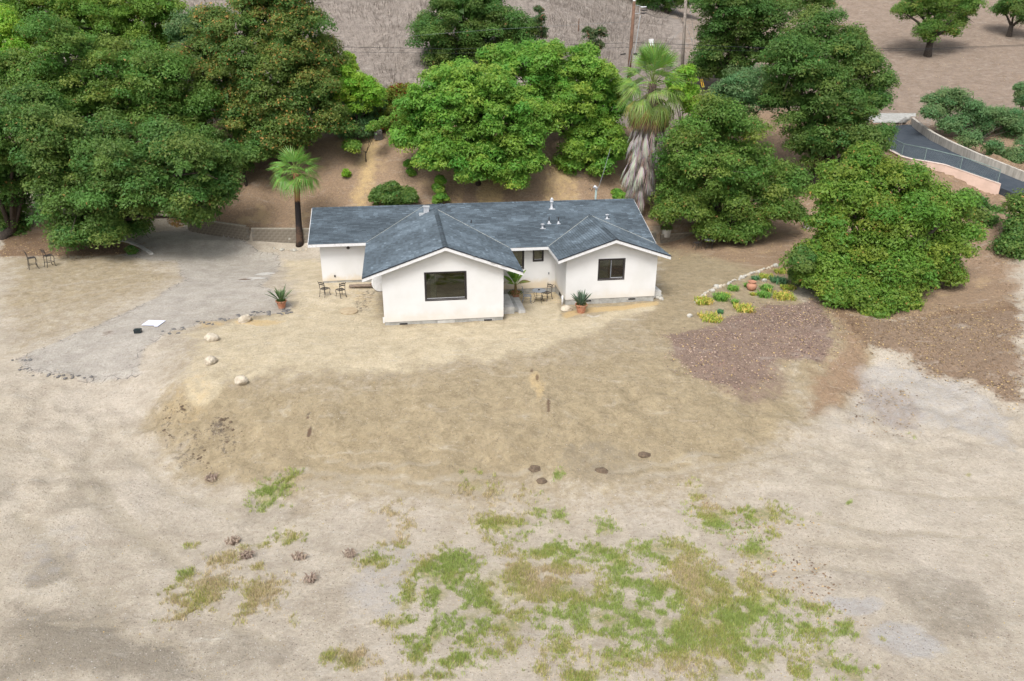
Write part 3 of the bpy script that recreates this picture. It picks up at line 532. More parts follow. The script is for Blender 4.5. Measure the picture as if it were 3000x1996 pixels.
def window(u0, u1, z0, z1, v, slider=False):
    fr = MB(); t = .06
    fr.box((u0+.002,v+.03,z0+.002),(u1-.002,v+.10,z0+t)).box((u0+.002,v+.03,z1-t),(u1-.002,v+.10,z1-.002)).box((u0+.002,v+.03,z0+t),(u0+t,v+.10,z1-t)).box((u1-t,v+.03,z0+t),(u1-.002,v+.10,z1-t))
    for a, b in (((u0-.045,v-.012,z0-.05),(u1+.045,v-.002,z0+.006)),((u0-.045,v-.012,z1-.006),(u1+.045,v-.002,z1+.045)),((u0-.045,v-.012,z0+.007),(u0+.006,v-.002,z1-.007)),((u1-.006,v-.012,z0+.007),(u1+.045,v-.002,z1-.007))): fr.box(a, b)
    win = fr.build('window', FRAME, house)
    pn = [(u0+t, u1-t)]
    if slider:
        um = (u0+u1)/2-.02; pn = [(u0+t, um-.018), (um+.018, u1-t)]
        MB().box((um-.02,v+.035,z0+t),(um+.02,v+.085,z1-t)).build('mullion', IRONG, win)
        MB().box((um+.022,v+.04,z0+t+.001),(u1-t-.002,v+.075,z0+t+.03)).build('sill', METALW, win)
    else: MB().box((u0+t,v+.045,z0+t+.001),(u1-t,v+.085,z0+t+.025)).build('sill', METALW, win)
    for a, b in pn: MB().box((a,v+.07,z0+t),(b,v+.078,z1-t)).build('pane', GLASS, win)
window(2.24, 4.38, 1.34, 2.84, 0); window(12.167, 13.667, 1.44, 2.63, 1.938, True); window(7.15, 8.3, 1.42, 2.53, 4.85); window(8.91, 9.49, 1.85, 2.53, 4.85)
ROOMW = pm('room_wall', (.20,.22,.15), (.12,.13,.09), .8, .9); ROOMF = pm('room_floor', (.20,.13,.07), (.12,.08,.045), 2, .6)
for u0, u1, v0, v1, z0 in ((.3,6.1,.3,4.4,.9),(10.5,15.4,2.2,5.5,1.0)):
    MB().box((u0,v1,z0),(u1,v1+.05,2.9)).box((u0-.05,v0,z0),(u0,v1,2.75)).box((u1,v0,z0),(u1+.05,v1,2.75)).build('room_wall', ROOMW, house); MB().box((u0,v0,z0-.05),(u1,v1,z0-.001)).build('room_floor', ROOMF, house)
MB().box((2.55,.9,.9),(2.85,1.0,2.7)).build('curtain', pm('curtain', (.5,.52,.45), None, 3), house); MB().box((12.2,2.35,1.1),(12.85,2.4,2.7)).build('curtain', pm('grey_blind', (.2,.24,.26), None, 3), house)
# rooms behind the glass stay closed: a dark blind inside each wing
for u0, u1, v, z in ((7,8.45,5.15,2.6),(8.8,9.6,5.16,2.6)): MB().box((u0,v,1.2),(u1,v+.04,z-.1)).build('blind', TIMBER, house)
VENTM = pm('dark_vent', (.02, .018, .02), None, 5, .8)
def fvent(u, z, v):
    m = MB().box((u-.25,v-.016,z-.055),(u+.25,v+.03,z+.055)); o = m.build('foundation_vent', CONC_PALE, house)
    for i in range(3): MB().box((u-.22,v-.03,z-.045+i*.032),(u+.22,v-.0165,z-.022+i*.032)).build('slat', VENTM, o)
fvent(1., .07, .03); fvent(5.55, .05, .03); fvent(11.6, .19, 1.968); fvent(14.26, .18, 1.968)
MB().box((10.29,3.3,.05),(10.31,3.7,.2)).build('foundation_vent', VENTM, house); MB().box((2.82,.012,-.2),(3.74,.03,.14)).build('foundation_patch', CONC_PALE, house)
MB().box((-.09,.38,0),(-.0,.5,.32)).build('downpipe', PVC, house); MB().tube([(10.14,2.1,-.05),(10.14,2.1,.52)], .055, 10).build('downpipe', PVC, house, smooth=True)
MB().box((-3.07,7.2,.6),(-2.98,7.24,.72)).build('outlet_box', FRAME, house)
ml = MB().lathe([(.03,0),(.09,-.02),(.1,-.10),(.05,-.14)], 12, o=(-2.09,7.13,2.5)).box((-2.13,7.13,2.46),(-2.05,7.24,2.52)); ml.build('wall_lamp', FRAME, house)
MB().box((9.83,4.8,.98),(9.9,4.85,1.1)).build('hose_tap', IRONG, house)
# vents on the roof
def on(key, u, v):
    p = FACES[key]; a, b, c = Vector(p[0]), Vector(p[1]), Vector(p[2]); n = (b-a).cross(c-b).normalized(); return a.z-(n.x*(u-a.x)+n.y*(v-a.y))/n.z
def vent(u, v, key, kind_):
    z = on(key, u, v)
    k9 = set(bpy.data.objects)
    if kind_ == 'flue':
        b = MB().lathe([(.16,-.05),(.1,.12),(.085,.2),(.085,.48)], 14, o=(u,v,z)).box((u-.24,v-.22,z-.06),(u+.24,v-.05,z+.0)); o = b.build('flue_pipe', METALW, house, smooth=False)
        MB().lathe([(.09,.46),(.15,.5),(.16,.56),(.13,.6),(.14,.72),(.09,.76),(.05,.83)], 14, o=(u,v,z)).build('cap', METALW, o)
    elif kind_ == 'hood':
        b = MB().lathe([(.12,-.04),(.07,.06),(.06,.26)], 12, o=(u,v,z)).box((u-.2,v-.18,z-.055),(u+.2,v-.02,z+.006)); o = b.build('roof_vent', METALW, house)
        MB().lathe([(.07,.2),(.14,.27),(.15,.3),(.06,.33)], 12, o=(u,v,z)).build('cap', METALW, o)
    else:
        b = MB().lathe([(.12,-.05),(.06,.12),(.04,.17)], 12, o=(u,v,z)).box((u-.14,v-.16,z-.05),(u+.14,v-.02,z+.004)); o = b.build('plumbing_vent', METALW, house)
        MB().tube([(u,v,z+.15),(u,v,z+.48)], .035, 8).build('pipe', FRAME, o)
    for o9 in set(bpy.data.objects)-k9: o9.data.transform(Matrix.Translation((u,v,z)) @ Matrix.Scale(.82, 4) @ Matrix.Translation((-u,-v,-z)))
vent(10.68, 8.35, 'main', 'flue'); vent(9.7, 6.24, 'main', 'hood'); vent(13.98, 7.05, 'main', 'hood'); vent(10.2, 6.74, 'main', 'pipe'); vent(10.78, 6.68, 'main', 'pipe'); vent(5.4, 6.98, 'ce', 'pipe')
zc = on('cw', 2.75, 8.59); c_ = MB().box((2.6,8.45,zc-.1),(2.92,8.75,zc+.36)).box((2.56,8.41,zc+.36),(2.96,8.79,zc+.41)).build('chimney_vent', METALW, house); MB().box((2.3,8.3,zc-.16),(2.62,8.5,zc+.02)).build('flashing', METALW, c_)
# meter mast behind the house
mp_ = at(1372, 437, 51.5); ms = thing('service_mast', 'grey green service mast with rounded weatherhead behind the ridge', 'mast', (mp_[0], mp_[1], hz(mp_[0], mp_[1])))
mh = mp_[2]-ms.location.z; MB().tube([(0,0,0),(0,0,mh)], .07, 10).build('pipe', pm('green_pipe', (.3,.38,.36)), ms, smooth=True); MB().tube([(0,0,mh),(0,0,mh+.14),(-.1,0,mh+.22),(-.2,0,mh+.14)], [.075,.11,.11,.06], 10).build('weatherhead', METALW, ms, smooth=True); MB().tube([(-.2,0,mh+.12),(-.3,0,mh-.1),(-.42,.1,mh+.1),(-.5,.1,mh+.0)], .025, 6).build('drip_loop', FRAME, ms)
# steps at the doors
def slabs(name, label, boxes):
    p = hw(*boxes[0][0][:2]); t = thing(name, label, 'steps', (p[0], p[1], 0), YAW); inv = t.matrix_basis.inverted() @ MH
    for a, b, m in boxes: MB().box(a, b, T=inv).build('step', m, t)
slabs('concrete_steps', 'pale concrete steps against the right side of the large gabled wing', [((6.42,1.0,-.2),(7.16,3.3,.36),CONC_PALE), ((7.165,1.25,-.2),(7.4,3.3,.24),CONC), ((7.405,1.0,-.2),(7.78,3.3,.14),CONC_PALE)])
slabs('concrete_step', 'single concrete step at the right end wall of the house', [((15.64,2.4,-.2),(16.2,3.9,.42),CONC_PALE)])
# ---------------------------------------------------------------- retaining walls of block
BM_ = MB().box((-.196,-.08,0),(.196,.08,.192)).mesh('block', BLOCK); CM_ = MB().box((-.205,-.1,0),(.205,.1,.07)).mesh('cap_stone', BLOCKCAP)
def block_wall(label, pts, h, top=None, maxn=300):
    pts = [Vector((a, b, 0)) for a, b in pts]; p0 = pts[0]; z0 = min(hz(p.x, p.y-.3) for p in pts)-.1
    t = thing('retaining_wall', label, 'wall', (p0.x, p0.y, z0)); core = MB()
    for p, q in zip(pts, pts[1:]):
        d = (q-p); L_ = d.length; d.normalize(); rz = math.atan2(d.y, d.x); nrow = int(h/.2)
        core.box((0,-.06,0),(L_,.07,nrow*.2-.01), T=Matrix.Translation(p-p0) @ Matrix.Rotation(rz, 4, 'Z'))
        for r in range(nrow):
            n = int(L_/.4)
            for i in range(n):
                s = (i+.5+(.5 if r % 2 else 0))*.4
                if s > L_: continue
                q2 = p-p0+d*s; nn = Vector((d.y, -d.x, 0))*rnd.uniform(-.006, .008); link('block', BM_, t, (q2.x+nn.x, q2.y+nn.y, r*.2), (0, 0, rz))
        for i in range(int(L_/.42)):
            q2 = p-p0+d*(i+.5)*.42; link('cap_stone', CM_, t, (q2.x, q2.y, nrow*.2), (rnd.uniform(-.015, .015), rnd.uniform(-.015, .015), rz))
    core.build('mortar', pm('mortar', (.22,.2,.17)), t); return t
block_wall('leaning grey block retaining wall along the shaded drive left of the small palm', [(-25.0,55.75),(-19.45,53.1)], 1.25)
block_wall('tan block retaining wall running behind the small palm to the house', [(-19.2,53.05),(-15,53.05),(-10.9,53.),(-6,53.1)], 1.25)
block_wall('low block retaining wall in shade behind the right end of the house', [(6,54.3),(11,55.3)], 1.05)
block_wall('low dark block wall under the oaks beyond the right end of the house', [(11.4,55.4),(19,57.3)], .85)
# ---------------------------------------------------------------- road on the right hill with its walls and fence
a, b = strip(nr), strip(frr); mb = MB(); n = len(a); vs = []
for i in range(n):
    for j in range(5): vs.append(a[i]*(1-j/4)+b[i]*j/4)
vs2 = [v-np.array([0, 0, 1.3]) for v in vs]
fs = [(i*5+j, (i+1)*5+j, (i+1)*5+j+1, i*5+j+1) for i in range(n-1) for j in range(4)]
k = len(vs); fs += [(i*5, i*5+k, (i+1)*5+k, (i+1)*5) for i in range(n-1)]+[((i+1)*5+4, (i+1)*5+4+k, i*5+4+k, i*5+4) for i in range(n-1)]
mb.add(list(vs)+list(vs2), fs); kind(mb.build('road', ROADM), 'structure')
ag = [[g(1990+118*i/11, 262+22*j/3) for j in range(4)] for i in range(12)]
for r_ in ag:
    for p in r_: p[2] += .06
kind(MB().add([p for r_ in ag for p in r_], [(i*4+j+1, i*4+j, (i+1)*4+j, (i+1)*4+j+1) for i in range(11) for j in range(3)]).build('road_apron', CONC), 'structure')
def ribbon(name, pts, zb, zt, t, mat, parent):
    pts = [Vector(p) for p in pts]; vs = []; k = len(pts)
    for i, p in enumerate(pts):
        d = pts[min(i+1, k-1)]-pts[max(i-1, 0)]; d.z = 0; d.normalize(); nn = Vector((-d.y, d.x, 0))*t/2
        for q, z in ((p-nn, zb[i]), (p+nn, zb[i]), (p+nn, zt[i]), (p-nn, zt[i])): vs.append((q.x, q.y, z))
    fs = [tuple(i*4+c for c in (j, (j+1) % 4))+tuple((i+1)*4+c for c in ((j+1) % 4, j)) for i in range(k-1) for j in range(4)]+[(0,1,2,3),(k*4-1,k*4-2,k*4-3,k*4-4)]
    o = MB().add(vs, fs).build(name, mat); inv = parent.location
    o.data.transform(Matrix.Translation(-inv)); o.parent = parent; return o
pw = thing('retaining_wall', 'pink rendered retaining wall below the dark asphalt road', 'wall', FW[0]); sp_ = strip(FW, 12); tz = np.interp(sp_[:, 0], [p[0] for p in FW], top_z)
ribbon('wall', sp_, sp_[:, 2]-.8, tz-.05, .24, PINK, pw); ribbon('coping', sp_, tz-.049, tz, .3, PINKCAP, pw)
ww = thing('retaining_wall', 'stained whitish curved wall along the uphill side of the asphalt road', 'wall', FR[1]); sf = strip(FR[1:]+[FR[-1]+e2*.3], 16); sf[:, 1] += .1
ribbon('wall', sf, sf[:, 2]-.4, sf[:, 2]+.68, .25, WHITEW, ww)
fe = thing('chain_link_fence', 'thin grey green pipe rail fence on top of the pink wall', 'fence', FW[0]); GREENP = pm('green_grey_pipe', (.22,.30,.28), None, 5, .6)
rail = []
for i, s in enumerate(np.linspace(.06, .985, 6)):
    p = np.array([np.interp(s*11, range(12), sp_[:, j]) for j in range(3)]); z = np.interp(s*11, range(12), tz); q = Vector(p)-fe.location; q.z = z-fe.location.z
    MB().tube([q, q+Vector((0,0,.95))], .025, 6).build('post', GREENP, fe); rail.append(q+Vector((0,0,.95)))
rail = [rail[0]-(rail[1]-rail[0])*.4]+rail; MB().tube(rail, .03, 6).build('top_rail', GREENP, fe); MB().tube([p-Vector((0,0,.9)) for p in rail], .008, 4).build('tension_wire', GREENP, fe)
ml_ = MB()
for i in range(len(rail)-1):
    p, q = rail[i], rail[i+1]; n = int((q-p).length/.12)
    for j in range(n):
        a = p.lerp(q, j/n); b = p.lerp(q, min((j+4)/n, 1)); dn_ = Vector((0,0,-.9)); ml_.tube([a, b+dn_], .0025, 3, cap=False); ml_.tube([b, a+dn_], .0025, 3, cap=False)
kind(ml_.build('chain_link_mesh', GREENP, fe), 'stuff')
# ---------------------------------------------------------------- trees and shrubs
def unit(n):
    v = rng.normal(size=(n, 3)); return v/np.linalg.norm(v, axis=1)[:, None]
def leaves(P_, Nn, Lg, Wd, tint, tri=False):
    n = len(P_); r = unit(n); a = np.cross(Nn, r); a /= np.linalg.norm(a, axis=1)[:, None]+1e-9; b = np.cross(Nn, a)
    q_ = .55+1.0*rng.random(n)**1.5; Lg = (Lg*q_)[:, None]; Wd = (Wd*q_*(.8+.4*rng.random(n)))[:, None]
    bend = Nn*(Lg*.12)
    if tri: return np.stack([P_-a*Lg*.55-bend, P_+a*Lg*.25+b*Wd*.72, P_+a*Lg*.5-b*Wd*.5-bend], 1).reshape(-1, 3), np.arange(n*3).reshape(n, 3), np.repeat(tint, 3, 0)
    V = np.stack([P_-a*Lg/2-bend, P_+b*Wd/2, P_+a*Lg/2-bend, P_-b*Wd/2], 1).reshape(-1, 3)
    return V, np.arange(n*4).reshape(n, 4), np.repeat(tint, 4, 0)
def crown_points(lobes, rc0, per, squash=.95, keep_low=True):
    C_ = np.array([l[:3] for l in lobes]); R__ = np.array([l[3] for l in lobes]); pts = []; nor = []; cl = []; fill = []
    for i in range(len(lobes)):
        n = max(7, int(9.5*(R__[i]/rc0*.66)**2)+6); d = unit(n); d[:, 2] = np.where((d[:, 2] < -.5) & (rng.random(n) < .4), -d[:, 2], d[:, 2])
        rr = max(.4*R__[i], R__[i]-.6*rc0)*(.5+.66*rng.random(n)); q = C_[i]+d*rr[:, None]*np.array([1, 1, squash])
        for j in range(n):
            dd = np.linalg.norm((q[j]-C_)/np.array([1, 1, squash]), axis=1)/R__; dd[i] = 9
            if (dd < .5).any(): continue
            rc = rc0*(.65+.7*rng.random()); m = int(per*(rc/rc0)**2); u = unit(m); u[:, 2] = np.where(u[:, 2] < -.3, -u[:, 2]*.6, u[:, 2])
            rad = rc*(.45+.6*rng.random(m)**.6); pts.append(q[j]+u*rad[:, None]*np.array([1.05, 1.05, .92])); nn = u*.8+np.array([0, -.1, .45])+unit(m)*.6; nor.append(nn/np.linalg.norm(nn, axis=1)[:, None]); cl.append(np.full(m, len(cl)))
        m = int(20*R__[i]**2); fill.append(C_[i]+unit(m)*(R__[i]*.62*rng.random((m, 1))**.4))
    return np.concatenate(pts), np.concatenate(nor), np.concatenate(cl), np.concatenate(fill)
KINDS = {  # leaf colour (a, b), spot colour and share, leaf length, width, clump radius, leaves a clump
 'oak': ((.100,.205,.034),(.200,.310,.058),(.36,.22,.07),.012,.15,.085,.85,330),
 'oakdark': ((.082,.178,.036),(.165,.272,.058),(.34,.21,.07),.008,.15,.085,.82,330),
 'oakyellow': ((.095,.175,.034),(.185,.270,.056),(.50,.28,.08),.065,.15,.085,.8,330),
 'bright': ((.135,.305,.042),(.280,.450,.065),(.16,.24,.03),.03,.21,.09,.66,190),
 'lime': ((.20,.40,.035),(.32,.50,.06),(.34,.24,.06),.02,.19,.06,.55,150),
 'grey': ((.110,.225,.080),(.195,.310,.125),(.24,.22,.12),.01,.19,.065,.7,190),
 'olive': ((.125,.240,.032),(.225,.350,.050),(.42,.26,.07),.01,.15,.08,.75,290),
 'berry': ((.12,.18,.02),(.20,.25,.03),(.36,.03,.02),.10,.2,.09,.5,140),
 'euc': ((.08,.14,.05),(.14,.20,.08),(.36,.15,.1),.06,.26,.05,.4,60)}
def tree(name, label, cat, kd, Y, blobs, base=None, trunk=.28, group=None, dY=None, dens=1., bare=False):
    ca, cb, cs, share, ll, lw, rc, per = KINDS[kd]; lobes = []
    if Y is None: lb = max(blobs, key=lambda q: q[1]+q[2]); Y = g(lb[0], lb[1]+lb[2]*.8)[1]
    for i, bl in enumerate(blobs):
        x, y, r = bl[:3]; off = bl[3] if len(bl) > 3 else rnd.uniform(-1, 1)*(dY if dY is not None else 1.2); p = at(x, y, Y+off); lobes.append((p[0], p[1], p[2], r*1.06*mpx(p)))
    c = np.mean([l[:3] for l in lobes], axis=0)
    bx, by = (base[0], base[1]) if base is not None and len(base) == 3 else (at(base[0], base[1], Y)[:2] if base is not None else (c[0], c[1]))
    bz = hz(bx, by); t = thing(name, label, cat, (bx, by, bz-.1), 0, group); o = np.array([bx, by, bz-.1])
    big = max(l[3] for l in lobes); rc = min(rc, big*.5); P_, Nn, cl, fill = crown_points(lobes, rc, per*dens)
    nc = cl.max()+1; cf = rng.random(nc)**1.3*.8; f = np.clip(cf[cl]+rng.normal(size=len(cl))*.22, 0, 1)[:, None]
    tint = np.array(ca)*(1-f)+np.array(cb)*f; tint[:, 0] *= (.78+.5*rng.random(nc))[cl]; sp = rng.random(len(cl)) < share*(.3+1.4*(rng.random(nc) < .5))[cl]
    tint[sp] = np.array(cs)*(.7+.6*rng.random((sp.sum(), 1)))
    n1 = len(P_); m1 = len(fill) if dens > .6 else 0
    P_ = np.concatenate([P_, fill[:m1]]); Nn = np.concatenate([Nn, unit(m1)]) if m1 else Nn; tint = np.concatenate([tint, np.tile(np.array(ca), (m1, 1))]); ll = np.concatenate([np.full(n1, ll), np.full(m1, .42)]); lw = np.concatenate([np.full(n1, lw), np.full(m1, .3)])
    V, F, T_ = leaves(P_-o, Nn, ll*1.06, lw*1.06, tint, True); crown = link('crown', np_mesh('crown', V, F, LEAF, T_), t)
    tb = MB(); cen = Vector(c-o); low = min(l[2] for l in lobes)-o[2]
    fork = Vector((cen.x*.35, cen.y*.35, max(.5, min(cen.z*.45, low+.3)))); tr = trunk
    tb.tube([(0,0,-.3),(rnd.uniform(-.05,.05),0,fork.z*.4),fork], [tr*1.35,tr,tr*.85], 9)
    for l in lobes:
        e = Vector(np.array(l[:3])-o); m1 = fork.lerp(e, .5)+Vector((rnd.uniform(-.3,.3),rnd.uniform(-.3,.3),.25)); tb.tube([fork+Vector((rnd.uniform(-.1,.1),rnd.uniform(-.1,.1),-.1)), m1, e], [tr*.55,tr*.35,tr*.12], 6)
        for _ in range(3 if l[3] > 1 else 0):
            e2 = e+Vector(unit(1)[0])*l[3]*.98; tb.tube([e.lerp(m1, .3), e.lerp(e2, .5)+Vector((0,0,.15)), e2], [tr*.16,tr*.1,tr*.03], 5)
    tb.build('trunk', BARK, t, smooth=True); return t
G1 = 'oaks on the left of the drive'
DRIVE_OAK = tree('oak_tree', 'dense dark oak with crown hanging over the shaded drive entrance', 'tree', 'oakdark', 51, [(330,430,100),(250,350,85),(190,470,95),(130,400,85),(430,390,85),(490,450,62),(505,375,50),(175,540,48,-2),(300,500,60),(380,335,70),(110,320,70),(270,420,90,-2),(420,470,55,-1.5),(240,530,45,-2.5),(520,420,40),(450,500,35,-1)], (110,480), .4, G1, 1.6)
tree('oak_tree', 'dark oak at the far left behind the two tall iron chairs', 'tree', 'oakdark', 51.5, [(40,310,85),(30,420,70),(15,490,50),(70,250,60),(85,370,45),(-40,380,90),(40,530,25)], (10,540), .35, G1)
tree('oak_tree', 'wide mid green oak behind the drive oak with a brown dead twig', 'tree', 'oak', 58, [(150,150,100),(250,190,105),(330,230,90),(380,290,75),(210,270,95),(430,270,60),(120,230,80),(300,150,60),(370,170,60),(440,330,50),(470,240,45)], (215,300), .4, G1)
tree('oak_tree', 'olive tinted oak at the top left below the dry hill', 'tree', 'olive', 67, [(100,60,95),(230,60,95),(330,70,85),(160,20,80),(290,10,70),(370,20,50),(400,90,45)], None, .35, G1)
tree('shrub', 'bright yellow green shrub at the left edge high on the slope', 'shrub', 'lime', 62, [(10,90,55),(40,130,40),(-20,130,50),(15,60,35)], None, .12)
tree('oak_tree', 'dark small oak at the left edge between the bright shrub and drive oaks', 'tree', 'oak', 58, [(20,190,60),(60,160,45),(-30,220,70),(80,210,40)], None, .25, G1)
tree('oak_tree', 'tall oak speckled with yellow leaves above the small palm', 'tree', 'oakyellow', 60, [(640,50,85,2),(570,110,90,1),(690,90,85,1),(735,160,65),(630,190,100,-1),(520,190,75),(700,250,85,-1),(590,290,80,-1),(765,280,45,-1),(650,315,60,-2),(540,260,55),(470,130,60,1.5),(500,60,50,2),(600,20,60,2.5),(690,20,55,2),(740,210,55),(680,300,60,-2)], (650,330), .42, None)
tree('oak_tree', 'small grey green oak on the hill left of the yellow speckled oak', 'tree', 'grey', 65, [(450,110,48),(415,70,36),(470,60,40),(430,150,45)], None, .22)
tree('shrub', 'dark shaded shrub at the slope foot left of the small palm', 'shrub', 'oakdark', 58, [(590,350,38),(555,370,30),(610,330,30),(470,330,40)], None, .1)
tree('shrub', 'soft pale green shrub right of the yellow speckled oak', 'shrub', 'lime', 61, [(800,185,38),(835,205,38),(860,225,28),(815,235,38),(780,215,30)], None, .1)
tree('shrub', 'grey green shrub below the pale soft shrub', 'shrub', 'grey', None, [(835,265,42,1),(865,250,30,1.5),(810,285,30,1),(850,230,28,2),(835,300,30,.5),(800,310,24,.3)], None, .06)
tree('shrub', 'slim yellow green sprout standing on the dry hill edge', 'shrub', 'lime', 63, [(803,135,14),(806,160,16),(800,185,16)], None, .06)
tree('shrub', 'yellow green shrub with red berries beside the big bright bush', 'shrub', 'berry', None, [(890,240,32,1.5),(925,225,32,2),(905,268,28,1),(870,262,24,1),(945,255,28,1.4),(890,290,20,.4)], None, .06)
tree('shrub', 'thin sparse sapling below the berry shrub on bare soil', 'shrub', 'olive', None, [(860,295,16),(885,285,14),(812,345,20),(800,335,14)], None, .04, dens=.35)
tree('large_bush', 'big rounded bright green bush in the middle of the slope', 'bush', 'bright', 57.5, [(1045,220,78),(1125,215,68),(980,250,62),(1150,285,88,-1),(1050,310,85,-1),(1200,350,62,-1.5),(1190,395,36,-2),(1235,285,50),(955,305,45),(1100,250,88,-1.2),(1000,345,48,-1.5),(1120,365,52,-2),(1205,240,45),(930,330,25,-1),(1100,385,44,-2.6),(1040,365,42,-2.6),(1155,400,34,-2.6),(1235,375,30,-2),(985,375,26,-2.2),(1190,425,20,-2.8),(1075,410,22,-2.8)], (1100,340), .2, dY=1)
tree('large_bush', 'tall bright yellow green bush left of the great palm', 'bush', 'bright', 61, [(1180,160,50),(1250,160,60),(1330,172,64),(1385,190,48),(1325,255,78,-1),(1375,325,60,-1.5),(1285,205,66),(1400,260,46),(1340,352,44,-2),(1310,380,28,-2),(1420,220,36),(1130,145,34),(1410,350,36,-2),(1385,385,26,-2.4),(1275,120,22),(1350,125,22),(1220,120,20)], (1340,340), .2, dY=1)
tree('shrub', 'lime shrub peeking out right of the great palm crown', 'shrub', 'lime', 63, [(1580,175,22),(1565,215,25),(1590,240,25),(1550,195,22),(1610,265,22),(1585,210,20)], None, .08)
tree('oak_tree', 'dark oak on the dry hill behind the bright bushes', 'tree', 'oakdark', 74, [(1000,90,52),(1060,40,62),(1130,60,62),(1190,85,52),(1080,105,55),(1225,70,26),(985,60,30),(1030,5,40),(1110,5,50),(1020,140,40)], None, .35, dY=1)
tree('young_tree', 'small eucalyptus sapling on the dry hill right of the dark oak', 'tree', 'euc', 73, [(1245,45,14),(1250,75,16),(1240,25,9)], None, .05, dens=.8)
tree('young_tree', 'thin sapling rising above the tall bright bush', 'tree', 'euc', 68, [(1360,85,16),(1385,75,15),(1375,105,14),(1350,70,8)], None, .05, dens=.6)
G2 = 'oaks right of the house'
tree('oak_tree', 'broad dark oak between the great palm and the flower bed', 'tree', 'oak', 55, [(1640,290,70),(1590,345,70),(1695,330,72),(1560,440,60),(1650,400,82,-1),(1745,410,72),(1535,490,38),(1815,430,42),(1640,530,36,-1.5),(1735,520,38,-1.5),(1780,470,48),(1690,470,55,-1),(1600,480,45,-1),(1820,500,28),(1700,545,22,-2),(1560,380,45)], (1655,545), .34, G2, 1.2)
tree('oak_tree', 'tall rugged oak with a dark trunk left of the asphalt road', 'tree', 'oakdark', 63, [(1880,85,62,1),(1830,150,70),(1945,140,60),(1900,200,72,-1),(1985,170,48),(1870,265,75,-1),(1955,260,62,-1),(2030,190,28),(1940,330,62,-1.5),(1860,340,52,-1),(2005,330,42,-1.5),(1795,220,45),(1960,90,35),(1890,400,30,1),(2035,310,22,-1),(2010,235,35)], (1880,405), .5, None, 1)
tree('large_bush', 'fresh light green bush right of the great palm crown', 'bush', 'grey', 66, [(1690,205,45),(1740,190,40),(1715,235,45),(1660,225,36),(1770,225,35),(1650,260,40)], None, .15)
tree('oak_tree', 'round dark oak behind the light bush at the top right of centre', 'tree', 'oakdark', 76, [(1680,45,70),(1755,55,62),(1640,115,50),(1720,125,55),(1785,130,45),(1615,160,34),(1650,0,60),(1740,0,60),(1680,165,40)], None, .35)
tree('oak_tree', 'shadowy oak at the top edge behind the two utility poles', 'tree', 'oakdark', 98, [(1540,-5,42),(1490,-10,36),(1580,-15,40)], None, .3)
tree('oak_tree', 'bushy oak at the top edge right of the poles', 'tree', 'oakdark', 98, [(1860,-2,42),(1900,5,24),(1820,10,26)], None, .3)
tree('oak_tree', 'large bright oak with low skirts beside the flower bed', 'tree', 'olive', 43, [(2000,415,62,1.5),(1955,465,66,.5),(2060,435,66,1),(2105,495,74),(2020,525,88),(2160,515,56,1),(2180,580,50),(1955,590,66,-.5),(2025,640,74,-1.5),(2085,605,74,-1),(2000,690,42,-3.2),(2145,620,54,-.5),(1925,630,48,-1),(2190,480,38,1),(1900,520,46),(2070,680,38,-2.5),(2130,465,48,.5),(1985,380,34,1.5),(1955,675,42,-2.6),(2040,690,38,-3),(1905,660,38,-1.8),(1895,600,44,-.5),(1905,455,44,.5),(1925,415,40,1),(1870,585,36),(1990,358,20,1.5),(2212,470,22),(2226,540,20),(1868,640,20,-1),(1842,608,22),(2010,722,20,-3.6),(1925,692,24,-2.8),(2105,412,30,1),(2085,702,22,-2.9),(2190,640,22,-.5)], (2050,640), .38, G2, .6)
tree('oak_tree', 'low dark green oak branch clump right of the stone edging', 'tree', 'oakdark', 43.2, [(1850,600,30),(1860,640,32),(1890,660,32),(1840,630,20),(1900,620,32)], (1900,680), .14)
tree('shrub', 'dark small oak shrub on the bank below the pink wall', 'shrub', 'oakdark', 51, [(2235,490,36),(2262,515,30),(2225,460,24),(2280,500,20),(2245,530,24)], None, .12)
tree('oak_tree', 'dark oak cut by the right edge above the leaf strewn slope', 'tree', 'oakdark', 47, [(2345,580,38),(2355,480,34),(2352,535,36),(2385,560,60),(2340,620,22)], None, .25)
tree('hedge', 'long feathery green hedge above the curved whitish wall', 'hedge', 'grey', 72.5, [(2150,235,26),(2185,235,34),(2225,260,34),(2275,275,38),(2330,285,40),(2195,285,26),(2245,305,30),(2310,330,30),(2350,345,28),(2375,300,45),(2165,265,22),(2148,262,20,-2),(2185,292,24,-3),(2235,322,24,-4),(2285,345,25,-5),(2335,368,25,-6),(2370,360,40,-5)], None, .1, dY=.5)
tree('oak_tree', 'open crowned oak on the leafy hill at the top right', 'tree', 'oak', 95, [(2150,25,48),(2100,15,36),(2205,35,40),(2140,75,32),(2195,70,26),(2075,25,18),(2230,15,30),(2135,-10,40)], (2135,128), .4, dens=.7)
tree('oak_tree', 'small oak in the top right corner with a forked trunk', 'tree', 'oakdark', 100, [(2335,15,36),(2305,25,20),(2370,30,36)], (2322,85), .3, dens=.8)
tree('shrub', 'grey olive shrub at the right edge above the hedge', 'shrub', 'grey', 76, [(2352,210,20),(2365,235,24)], None, .1)
tree('shrub', 'dense round shrub on the bare slope behind the house roof', 'shrub', 'oakdark', None, [(880,450,22),(905,445,24),(930,452,22),(905,460,26),(868,458,14),(945,458,12)], None, .08, dY=.3)
tree('weed_clump', 'upright light green weed left of the hip ridge on the slope', 'weed', 'bright', None, [(1013,415,10),(1010,435,13),(1016,455,14),(1006,462,9)], None, .03, dY=.2)
tree('weed_clump', 'small green weed on the slope right of the tall bush foot', 'weed', 'bright', None, [(940,378,10),(945,398,9)], None, .03, dY=.2)
tree('weed_clump', 'pale little weed on the bare slope above the left roof', 'weed', 'lime', None, [(797,400,9)], None, .02, dY=.2)
